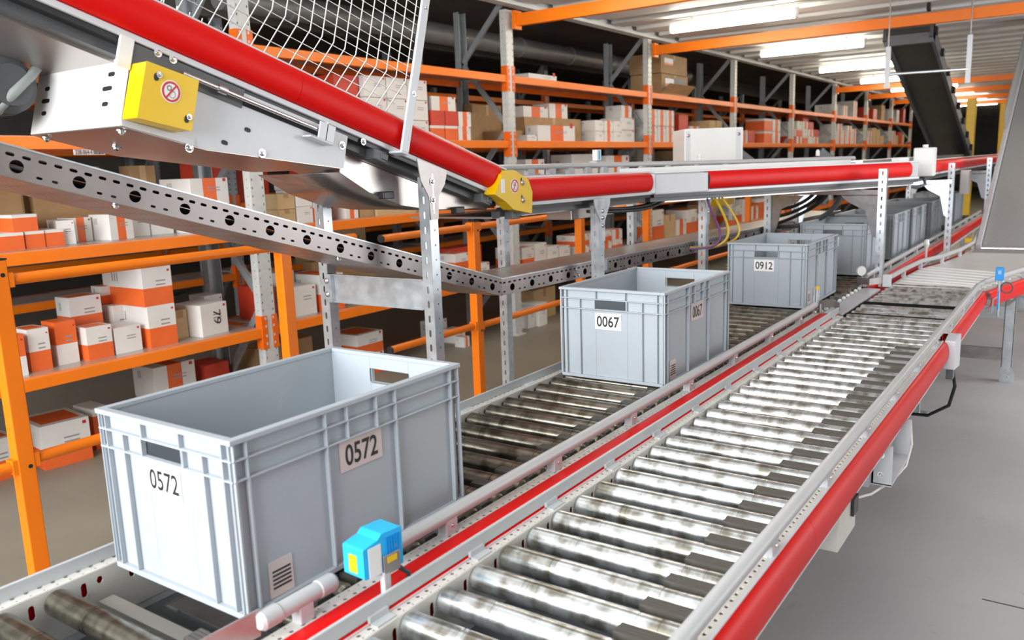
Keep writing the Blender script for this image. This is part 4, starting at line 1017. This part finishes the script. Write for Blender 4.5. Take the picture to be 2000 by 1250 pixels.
for y, z in ((2.662, 1.437), (2.662, 1.372)):
    slot_plate(basis((-1.7845, y-0.006, z+0.012), (0,1,0), (0,0,1)), 0.008, 0.016).build('slot', 'ink', yg2); bolt((-1.7845, y, z), (1,0,0), 0.008, yg2)
MB().box(-1.7848, -1.784, 2.522, 2.546, 1.405, 1.455).build('sticker', 'label_white', yg2)
# motor with name plate and hose at the far left
mt = MB(); Mm = Matrix.Translation((-2.235, 1.03, 1.735)) @ Matrix.Rotation(math.radians(8), 4, 'X')
mt.lathe([(-0.16, 0.0), (-0.16, 0.055), (-0.15, 0.066), (0.06, 0.066), (0.068, 0.05), (0.075, 0.05), (0.075, 0.0)], 24, 0, Mm, 'x')
for q in range(9): mt.lathe([(-0.14+q*0.02, 0.066), (-0.14+q*0.02, 0.071), (-0.134+q*0.02, 0.071), (-0.134+q*0.02, 0.066)], 24, 0, Mm, 'x')
mt.box(-0.08, 0.066, -0.074, -0.05, -0.045, 0.045, 0, Mm)
mo = mt.build('drive_motor', 'dark_grey', UC)
np_ = MB().box(-0.03, 0.058, -0.0755, -0.074, -0.030, 0.024, 0, Mm).build('name_plate', 'label_white', mo)
nl = MB()
for q in range(4): nl.box(-0.02+0.006*q, 0.03+0.008*q, -0.0762, -0.0755, -0.022+q*0.010, -0.018+q*0.010, 0, Mm)
nl.build('plate_print', 'print_grey', np_)
MB().tube([(-2.500, 0.95, 1.64), (-2.350, 0.97, 1.648), (-2.240, 0.98, 1.655), (-2.185, 1.0, 1.675), (-2.160, 1.03, 1.715), (-2.165, 1.08, 1.76), (-2.200, 1.12, 1.79)], 0.012, 12).build('hose', 'hose', mo)

# ------------------------------------------------------------------ wire mesh guard on the slope
def mesh_guard(label, off, s0, s1, bend_h, top_h, lean, frame_bar, pitch=0.044, hp=0.028, r=0.0016):
    t = thing('mesh_guard', label, 'mesh guard', MI @ Vector((s1, off, 0.1)))
    n = int((s1-s0)/pitch)
    for i in range(n+1):
        s_ = s0 + i*pitch
        MB().tube([tuple(MI @ Vector((s_, off-lean, 0.098))), tuple(MI @ Vector((s_, off, bend_h))), tuple(MI @ Vector((s_, off, top_h)))], r*1.25, 6, False).build('wire', 'wire', t)
    k_ = 0; h_ = 0.11
    while h_ < top_h:
        o_ = off-lean*(1-(h_-0.098)/(bend_h-0.098)) if h_ < bend_h else off
        MB().cyl(MI @ Vector((s0-0.02, o_-0.002, h_)), MI @ Vector((s1+0.015, o_-0.002, h_)), r, 6).build('wire', 'wire', t)
        h_ += hp
    if frame_bar:
        b = MB(); b.box(s1+0.012, s1+0.047, off+0.002, off+0.012, -0.018, top_h+0.1, 0, MI); b.box(s1+0.012, s1+0.047, off-0.06, off+0.012, -0.024, -0.016, 0, MI); fb = b.build('frame_bar', 'white_paint', t, 0.003)
        for h2 in (0.17, 0.45): bolt(MI @ Vector((s1+0.03, off+0.012, h2)), (1,0,0), 0.006, fb)
    return t
mesh_guard('wire mesh guard with white end bar on the near side of the sloping conveyor', 0.036, 0.45, 1.86, 0.20, 0.62, 0.075, True)
mesh_guard('lower wire mesh guard on the far side of the sloping conveyor', -0.47, 0.45, 1.50, 0.14, 0.30, 0.02, False)
fg = thing('guide_rail', 'grey round rail with clamps along the far side of the slope, behind the mesh', 'rail', MI @ Vector((1.8, -0.40, 0.15)))
MB().cyl(MI @ Vector((0.2, -0.36, 0.15)), MI @ Vector((2.42, -0.36, 0.15)), 0.0145, 14).build('tube', 'tube_grey', fg)
for q in range(7): MB().box(0.5+q*0.29, 0.56+q*0.29, -0.39, -0.35, 0.08, 0.145, 0, MI).build('clamp', 'grey_paint', fg, 0.003)

# ------------------------------------------------------------------ support stands of the upper conveyor
def post(mb, x, y, z0, z1, w=0.042, dp=0.042, face=-1):
    """slotted channel: slotted web faces -Y, plain flanges along X sides"""
    n = int((z1-z0)/0.05)
    perf(mb, z1-n*0.05, n, 0.05, w, [oval(0.025, w/2, 0.026, 0.009)], lambda a, b: (x-w/2+b, y-dp/2, a))
    perf(mb, z1-n*0.05, n, 0.05, dp, [oval(0.025, dp*0.55, 0.007, 0.007)], lambda a, b: (x+w/2, y-dp/2+b, a))
    for xx in (x-w/2,): mb.add([(xx, y-dp/2, z0), (xx, y+dp/2, z0), (xx, y+dp/2, z1), (xx, y-dp/2, z1)], [(0,1,2,3)])
    if z1-n*0.05 > z0: mb.add([(x-w/2, y-dp/2, z0), (x+w/2, y-dp/2, z0), (x+w/2, y-dp/2, z1-n*0.05), (x-w/2, y-dp/2, z1-n*0.05)], [(0,1,2,3)])
def stand(label, y, xr, xl, ztr, ztl, beam=None, shield=None, foot=True):
    t = thing('support_stand', label, 'support stand', ((xr+xl)/2, y, 0), 'stands of the elevated conveyor')
    for x, zt in ((xr, ztr), (xl, ztl)):
        mb = MB(); post(mb, x, y, 0.0, zt); o = solid(mb.build('post', 'galv', t), 0.0025)
        MB().box(x-0.05, x+0.05, y-0.05, y+0.05, 0, 0.008).build('foot_plate', 'galv', o)
    if beam:
        b = MB(); b.box(xl+0.022, xr-0.022, y-0.018, y-0.014, beam[0], beam[1]); b.box(xl+0.022, xr-0.022, y-0.03, y-0.014, beam[1]-0.004, beam[1]); b.box(xl+0.022, xr-0.022, y-0.03, y-0.014, beam[0], beam[0]+0.004)
        b.box(xl+0.022, xl+0.05, y-0.034, y-0.018, beam[0], beam[1]); bo = b.build('cross_beam', 'galv', t)
        for z in (beam[0]+0.03, beam[1]-0.025): bolt((xl+0.03, y-0.036, z), (0,-1,0), 0.007, bo)
    if shield:
        ys, zs = shield
        sh = MB(); sh.prism([(ys-0.075, zs), (ys+0.075, zs-0.042), (ys+0.06, zs-0.085), (ys+0.024, zs-0.125), (ys+0.018, zs-0.20), (ys-0.02, zs-0.20), (ys-0.025, zs-0.125), (ys-0.062, zs-0.07)], xr+0.024, xr+0.028, lambda a, b, c: (c, a, b))
        so = sh.build('mount_plate', 'galv_dark', t, 0.001)
        MB().box(xr+0.028, xr+0.0286, ys-0.006, ys-0.002, zs-0.18, zs-0.05).build('slit', 'bright_steel', so)
        for dz in (0.075, 0.135): bolt((xr+0.028, ys-0.008, zs-dz), (1,0,0), 0.008, so)
    return t
stand('near galvanised stand pair joined by a beam under the slope', 2.14, -1.815, -2.32, 1.475, 1.50, (1.03, 1.135), (2.14, 1.535))
for xx in (-2.32,):
    tag(MB().prism([(-0.05, 0.0), (0.05, 0.0), (0.05, -0.05), (0.02, -0.09), (-0.02, -0.09), (-0.05, -0.05)], 2.10, 2.112, lambda a, b, c: (xx+a, c, 1.54+b)).build('hanger_plate', 'dark_grey'), 'dark hanger plate on the head of the left near stand post', 'bracket')
def stand2(label, y, xr, xl, zt):
    t = stand(label, y, xr, xl, zt-0.03, zt-0.03, (0.28, 0.34))
    sh = MB(); sh.prism([(y-0.075, zt), (y+0.075, zt), (y+0.07, zt-0.03), (y+0.022, zt-0.10), (y+0.022, zt-0.19), (y-0.022, zt-0.19), (y-0.022, zt-0.10), (y-0.07, zt-0.03)], xr+0.024, xr+0.028, lambda a, b, c: (c, a, b))
    so = sh.build('mount_plate', 'galv', t, 0.001)
    for dz in (0.055, 0.085, 0.12): bolt((xr+0.028, y, zt-dz), (1,0,0), 0.007, so)
    return t
stand2('second galvanised stand pair behind the yellow bend guard', 3.31, -1.82, -2.34, 1.345)
stand2('third galvanised stand pair below the grey junction box', 4.52, -1.80, -2.25, 1.33)
def gantry(label, yl, yr, xl, xr, zc, xl_top=None):
    """two posts with triangular brackets and an arm crossing under the conveyor"""
    t = thing('support_gantry', label, 'support gantry', ((xl+xr)/2, (yl+yr)/2, 0), 'gantries of the elevated conveyor')
    for x, y, zt in ((xr, yr, zc+0.12), (xl, yl, zc)):
        mb = MB(); post(mb, x, y, 0.0, zt); o = solid(mb.build('post', 'galv', t), 0.003)
        MB().box(x-0.05, x+0.05, y-0.05, y+0.05, 0, 0.008).build('foot_plate', 'galv', o)
    a_ = Vector((xl, yl, 0)); b_ = Vector((xr, yr, 0)); d_ = (b_-a_).normalized(); L_ = (b_-a_).length; n_ = Vector((-d_.y, d_.x, 0))
    M = Matrix(((d_.x, n_.x, 0, xl), (d_.y, n_.y, 0, yl), (0, 0, 1, 0), (0,0,0,1)))
    mb = MB(); mb.box(0, L_, -0.02, 0.02, zc-0.035, zc-0.005, 0, M); mb.build('arm', 'galv', t, 0.002)
    for s_, e_ in ((L_-0.02, -1), (0.02, 1)):
        mb = MB(); mb.prism([(s_, zc-0.04), (s_+e_*0.24, zc-0.04), (s_+e_*0.20, zc-0.075), (s_+e_*0.08, zc-0.13), (s_+e_*0.035, zc-0.28), (s_, zc-0.30)], -0.006, 0.006, lambda a, b, c: (a, c, b), 0, False, True, M); mb.build('gusset', 'galv', t, 0.001)
    return t
gantry('near gantry whose tall right post stands in front of the red cover', 5.62, 5.42, -1.78, -1.03, 1.29)
gantry('middle gantry with a bracket arm beside the white hanging box', 6.25, 7.32, -1.78, -0.90, 1.29)
gantry('far gantry post and bracket next to the rising belt', 9.9, 9.85, -1.62, -0.87, 1.30)

# ------------------------------------------------------------------ perforated cable tray
CT = thing('cable_tray', 'perforated galvanised cable tray sloping down and turning along the railing', 'cable tray', (-1.95, 2.73, 1.0))
sl = -0.2885
TH = 0.067; TW = 0.26
def tray(p0, p1, top_cover, far=True):
    M, L = frame(p0, p1)
    cw = 0.145; n = int(L/cw)+1; cw = L/n; sp = cw/4
    circ = [(cw*0.5+0.0148*math.cos(2*math.pi*k_/14)*1.1, TH*0.40+0.0148*math.sin(2*math.pi*k_/14)) for k_ in range(14)]
    hs = [oval(sp*(k_+0.5), TH*0.75, 0.020, 0.0075) for k_ in range(4)] + [circ] + [oval(sp*k_+sp*0.45, TH*0.2, 0.015, 0.006) for k_ in (0, 3)]
    mb = MB(); perf(mb, 0, n, cw, TH, hs, lambda a, b: tuple(M @ Vector((a, 0, b)))); solid(mb.build('side_wall', 'tray_steel', CT), 0.002)
    mb = MB(); mb.add([tuple(M @ Vector(v)) for v in ((0, -TW, 0), (L, -TW, 0), (L, -TW, TH), (0, -TW, TH))], [(0,1,2,3)]); solid(mb.build('side_wall', 'tray_steel', CT), 0.002)
    bw = 0.0725; nb = int(L/bw); bw = L/nb
    hs = [oval(bw*0.30, TW*(0.08+0.105*k_), 0.026, 0.0035, 2) for k_ in range(9)] + [oval(bw*0.8, TW*(0.08+0.105*k_), 0.005, 0.005, 2) for k_ in range(9)]
    mb = MB(); perf(mb, 0, nb, bw, TW, hs, lambda a, b: tuple(M @ Vector((a, -b, 0)))); solid(mb.build('tray_bottom', 'tray_steel', CT), 0.0015)
    mb = MB(); mb.box(0, L, -0.012, 0.003, TH, TH+0.004, 0, M); mb.box(0, L, -0.012, -0.008, TH-0.012, TH, 0, M); mb.build('rolled_edge', 'galv', CT)
    for q, (o_, h_) in enumerate(((-0.024, 0.047), (-0.062, 0.020), (-0.10, 0.022), (-0.14, 0.021))):
        MB().cyl(M @ Vector((0, o_, h_)), M @ Vector((L, o_, h_)), 0.0135 if q == 0 else 0.018, 10).build('dark_filler', 'black_plastic', CT)  # black rods added so the slots look dark, like a shaded interior
    if top_cover:
        mb = MB(); mb.box(0, L, -TW, -0.012, TH-0.006, TH-0.002, 0, M); mb.build('lid', 'shelf_panel', CT)
    for q in range(2):
        s_ = L*(0.35+0.3*q); bolt(M @ Vector((s_, -0.03, -0.002)), -(M.to_3x3() @ Vector((0,0,1))), 0.007, CT)
    return M
tray((-1.95, 0.30, 1.55 - 0.05 + 0.0 - (0.30-0.60)*0.2885*0 + 0.187), (-1.95, 2.73, 0.983), False)
M2 = tray((-1.95, 2.735, 0.983), (-1.86, 4.40, 0.975), True)
tray((-1.86, 4.405, 0.975), (-1.75, 7.5, 0.965), True)
for q in range(3): bolt(M2 @ Vector((0.55+0.012*q, 0.002, 0.045-0.014*q)), (1,0,0), 0.006, CT)
mb = MB(); mb.box(0.70, 0.82, 0.001, 0.004, 0.012, TH-0.004, 0, M2); mb.build('joint_plate', 'galv', CT)

# ------------------------------------------------------------------ sensors, boxes, cables
t = thing('barcode_scanner', 'blue scanner with yellow stickers on a bracket over the middle red strip', 'scanner', (-1.0, 0.98, 0.757))
Ms = Matrix.Translation((-0.983, 0.965, 0.852)) @ Matrix.Rotation(math.radians(-4), 4, 'Z')
mb = MB(); mb.prism([(-0.045, -0.032), (-0.012, -0.036), (0.045, -0.036), (0.045, 0.034), (-0.002, 0.036), (-0.012, 0.028), (-0.045, 0.022)], -0.027, 0.025, lambda a, b, c: (c, a, b), 0, False, True, Ms)
sb = mb.build('body', 'blue_light', t, 0.003)
mb = MB()
for q in range(6): mb.box(0.025, 0.0265, 0.006+q*0.006, 0.009+q*0.006, -0.008, 0.026, 0, Ms)
mb.build('cooling_rib', 'blue', sb)
MB().box(0.025, 0.0262, -0.034, -0.006, -0.034, 0.020, 0, Ms).build('window', 'label_white', sb)
MB().box(-0.012, 0.008, -0.0462, -0.0448, -0.024, 0.008, 0, Ms).build('sticker', 'yellow', sb)
mb = MB(); mb.box(0.027, 0.030, -0.004, 0.034, -0.040, -0.004, 0, Ms); sbk = mb.build('bracket_plate', 'galv_dark', t, 0.002)
MB().box(0.030, 0.0308, 0.004, 0.026, -0.019, -0.008, 0, Ms).build('sticker', 'yellow', sbk)
mb = MB(); mb.box(0.018, 0.030, -0.006, 0.010, -0.120, -0.034, 0, Ms); mb.build('stem', 'bar_grey', t, 0.002)
MB().tube([(-0.958, 0.995, 0.815), (-0.945, 1.008, 0.80), (-0.945, 1.012, 0.775), (-0.952, 1.01, 0.745), (-0.965, 0.995, 0.70)], 0.0045, 10).build('cable', 'black_plastic', t)
for q in range(2): MB().cyl((-0.957, 0.993, 0.842+q*0.014), (-0.955, 0.993, 0.842+q*0.014), 0.0022, 8).build('lamp_dot', 'carton_orange', t)

t = thing('light_sensor', 'small white and blue sensor on the far rail of the elevated conveyor', 'sensor', (-2.28, 4.16, 1.50))
MB().box(-2.295, -2.265, 4.13, 4.18, 1.515, 1.575).build('sensor_head', 'label_white', t, 0.003)
MB().box(-2.265, -2.2642, 4.148, 4.164, 1.522, 1.57).build('blue_print', 'blue_light', t)
MB().box(-2.30, -2.255, 4.10, 4.22, 1.488, 1.512).build('mount', 'grey_paint', t, 0.003)

t = thing('control_cabinet', 'white steel cabinet standing behind the elevated conveyor', 'cabinet', (-2.32, 5.6, 1.36))
Mc = Matrix.Translation((-2.24, 5.70, 1.40)) @ Matrix.Rotation(math.radians(35), 4, 'Z')
MB().box(-0.20, 0.20, -0.16, 0.24, 0.0, 0.31, 0, Mc).build('cabinet_body', 'pale_paint', t, 0.006)
for x in (-0.19, 0.155): MB().box(x, x+0.03, -0.163, -0.16, 0.005, 0.295, 0, Mc).build('door_edge', 'white_paint', t)
for x in (-0.175, 0.17): bolt(Mc @ Vector((x, -0.163, 0.265)), Mc.to_3x3() @ Vector((0,-1,0)), 0.008, t)
MB().box(-0.18, 0.18, -0.12, 0.12, -0.06, 0.0, 0, Mc).build('plinth', 'grey_paint', t)

t = thing('junction_cabinet', 'bright white box hanging at the end of the diagonal red cover', 'cabinet', (-0.95, 6.45, 1.33))
MB().box(-1.03, -0.90, 6.40, 6.52, 1.335, 1.53).build('cabinet_body', 'pale_paint', t, 0.008); MB().cyl((-0.965, 6.46, 1.53), (-0.965, 6.46, 1.55), 0.018, 12).build('knob', 'pale_paint', t)
MB().box(-1.10, -1.05, 6.02, 6.38, 1.36, 1.47).build('drive_cover', 'pale_paint', t, 0.006); MB().box(-1.045, -1.03, 6.3, 6.38, 1.25, 1.42).build('bracket', 'white_paint', t)
mb = MB().tube([(-0.97, 6.46, 1.335), (-0.95, 6.44, 1.28), (-1.0, 6.40, 1.26), (-1.08, 6.36, 1.28), (-1.12, 6.3, 1.31)], 0.012, 10); mb.build('cable', 'dark_grey', t)
tag(MB().box(-0.97, -0.90, 8.45, 8.6, 1.12, 1.33).build('terminal_box', 'pale_paint', None, 0.006), 'white terminal box below the far red cover beside the gantry post', 'cabinet')
tag(MB().box(-1.52, -1.40, 6.6, 12.5, 1.43, 1.455).build('side_rail', 'galv'), 'grey rail along the far stretch of the elevated conveyor', 'rail')
for i, (xx, yy, lab) in enumerate(((-2.12, 5.25, 'rounded white knob on the elevated guide rail, near the cabinet'), (-1.62, 6.2, 'rounded white knob on the elevated guide rail, near the white hanging box'))):
    tag(MB().lathe([(0, 0.0), (0, 0.014), (0.03, 0.014), (0.042, 0.008), (0.044, 0.0)], 12, 0, Matrix.Translation((xx, yy, 1.50)), 'z').build('rail_knob', 'pale_paint'), lab, 'knob')
for (xx, yy, lab) in ((-2.05, 5.75, 'small grey wedge on top of the elevated conveyor, left one'), (-1.70, 6.5, 'small grey wedge on top of the elevated conveyor, right one')):
    tag(MB().prism([(0, 0), (0.16, 0), (0.05, 0.07)], -0.05, 0.05, lambda a, b, c: (xx+a*0.5, yy+a+c*0.3, 1.485+b)).build('belt_wedge', 'dark_grey'), lab, 'wedge')

def cable(name, lab, pts, r, m, cat='cable'):
    P = [Vector(p) for p in pts]
    for _ in range(2):
        Q = [P[0]]
        for a_, b_ in zip(P, P[1:]): Q += [a_.lerp(b_, 0.25), a_.lerp(b_, 0.75)]
        P = Q + [P[-1]]
    return tag(MB().tube([tuple(p) for p in P], r, 8).build(name, m), lab, cat)
for i in range(4):
    dz = 0.012*(i % 2); dx = -0.012*i
    cable('cable', 'black cable, %s of the bundle under the grey junction box' % ('lowest', 'second', 'third', 'topmost')[i], [(-1.90+dx, 3.36, 1.285+dz), (-1.88+dx, 3.55, 1.272+dz), (-1.86+dx, 3.80, 1.262+dz), (-1.85+dx, 4.0, 1.272+dz), (-1.83+dx, 4.10, 1.31+dz), (-1.82+dx, 4.14, 1.345)], 0.0075, 'black_plastic')
cable('cable', 'yellow cable hanging in a loop below the diagonal conveyor', [(-1.72, 4.42, 1.33), (-1.66, 4.40, 1.25), (-1.60, 4.36, 1.16), (-1.585, 4.34, 1.09), (-1.62, 4.32, 1.045), (-1.70, 4.30, 1.03), (-1.78, 4.28, 1.03)], 0.007, 'cable_yellow')
cable('cable', 'second yellow cable, outer loop below the diagonal conveyor', [(-1.70, 4.46, 1.33), (-1.62, 4.46, 1.23), (-1.56, 4.44, 1.14), (-1.56, 4.42, 1.08), (-1.60, 4.38, 1.05), (-1.70, 4.34, 1.035)], 0.006, 'cable_yellow')
cable('cable', 'purple cable hanging beside the yellow loops', [(-1.74, 4.38, 1.33), (-1.69, 4.36, 1.22), (-1.63, 4.33, 1.13), (-1.62, 4.31, 1.06), (-1.68, 4.29, 1.03), (-1.78, 4.27, 1.025)], 0.006, 'cable_purple')
for i in range(3):
    cable('cable', 'black corrugated cable under the diagonal conveyor, %s arc' % ('inner', 'middle', 'outer')[i], [(-1.40+0.03*i, 5.5, 1.33), (-1.48+0.03*i, 5.55, 1.24-0.02*i), (-1.62, 5.65, 1.17-0.035*i), (-1.76, 5.75, 1.15-0.05*i), (-1.86, 5.85, 1.12-0.05*i)], 0.012, 'black_plastic')
cable('cable', 'thick dark hose curving down behind the second far post', [(-1.33, 5.75, 1.33), (-1.36, 5.78, 1.2), (-1.45, 5.8, 1.1), (-1.62, 5.85, 1.03), (-1.8, 5.9, 1.02)], 0.018, 'dark_grey')
tag(MB().prism([(-0.2, 0.0), (0.2, 0.0), (0.15, -0.12), (-0.15, -0.12)], -2.05, -1.98, lambda a, b, c: (c, 5.35+a, 1.32+b)).build('chain_cover', 'yellow', None, 0.005), 'yellow tapered cover under the diagonal conveyor beside the gantry', 'machine guard')
MB_ = MB().box(-2.03, -1.90, 3.22, 3.62, 1.255, 1.315)
db = tag(MB_.build('drive_box', 'steel_sheet', None, 0.003), 'grey metal drive box under the level elevated conveyor', 'drive box')

# ------------------------------------------------------------------ far machinery
DB = thing('belt_conveyor', 'dark olive belt conveyor descending from the ceiling in the background', 'conveyor', (-1.54, 12.5, 1.5))
p0 = Vector((-1.36, 12.7, 1.47)); p1 = Vector((-1.36, 9.0, 2.665)); MDk, LDk = frame(p0, p1)
MB().box(0, LDk, 0.0, 0.38, -0.05, 0.0, 0, MDk).build('belt', 'belt_dark', DB)
for o_ in (-0.03, 0.38): MB().box(0, LDk, o_, o_+0.03, -0.10, 0.03, 0, MDk).build('side_frame', 'dark_grey', DB)
for q in range(9): MB().box(0.3+q*0.5, 0.36+q*0.5, -0.06, -0.03, -0.06, 0.0, 0, MDk).build('frame_clip', 'black_plastic', DB)
MB().box(-1.76, -1.33, 9.0, 9.12, 2.52, 2.77).build('head_box', 'dark_grey', DB)
t = thing('hanging_frame', 'white hanging bars joined by a thin rod below the ceiling', 'hanger', (-1.3, 8.6, 2.1))
MB().box(-1.615, -1.575, 8.34, 8.37, 2.08, 2.44).build('bar', 'white_paint', t); MB().box(-1.015, -0.975, 8.76, 8.79, 2.10, 2.52).build('bar', 'white_paint', t)
for x, y, z in ((-1.595, 8.355, 2.44), (-0.995, 8.775, 2.52)): MB().cyl((x, y, z), (x, y, 2.88), 0.006, 8).build('threaded_rod', 'galv_dark', t)
MB().cyl((-1.60, 8.35, 2.20), (-0.99, 8.78, 2.225), 0.012, 10).build('rod', 'galv', t)
for i, (x, y) in enumerate(((-1.75, 16.2), (-1.18, 16.6), (-0.6, 16.9), (-1.45, 18.5))):
    tag(MB().box(x-0.07, x+0.07, y-0.07, y+0.07, 0, 2.35).build('yellow_column', 'yellow', None, 0.01), 'yellow column far down the aisle, %s from the left' % ('first', 'third', 'fourth', 'second')[i], 'column')
far = rack(-0.9, -1.5, [21.0, 23.7, 26.4], [0.6, 1.25, 1.85], 'distant rack at the end of the aisle beyond the yellow columns', 0, 2.8)
for i in range(7):
    for q in range(2):
        z = (0.6, 1.25)[q]
        tag(MB().box(-1.35, -0.92, 21.2+i*0.7, 21.7+i*0.7, z, z+0.4, 0).build('far_carton', random.choice(['carton_red', 'carton_white', 'kraft_light', 'carton_orange']), None, 0.004), 'distant carton on the end rack, %s of the %s shelf' % (ORD[i], ('lower', 'middle')[q]), 'carton', 'cartons on the end rack')

# small scraps on the floor
for i, (x, y, l, a, m_, lab) in enumerate(((0.62, 3.4, 0.03, 0.3, 'label_white', 'white paper scrap on the grey floor, larger of the two'), (0.43, 2.9, 0.02, 1.2, 'label_white', 'tiny white paper scrap on the grey floor'), (0.55, 3.75, 0.03, 0.2, 'carton_orange', 'small orange scrap on the grey floor'))):
    mb = MB().prism([(-l, -0.004), (0, -0.007), (l, -0.003), (l, 0.004), (0, 0.002), (-l, 0.005)], 0.0, 0.003, lambda u, v, w: (x+u*math.cos(a)-v*math.sin(a), y+u*math.sin(a)+v*math.cos(a), w))
    tag(mb.build('paper_scrap', m_), lab, 'scrap')
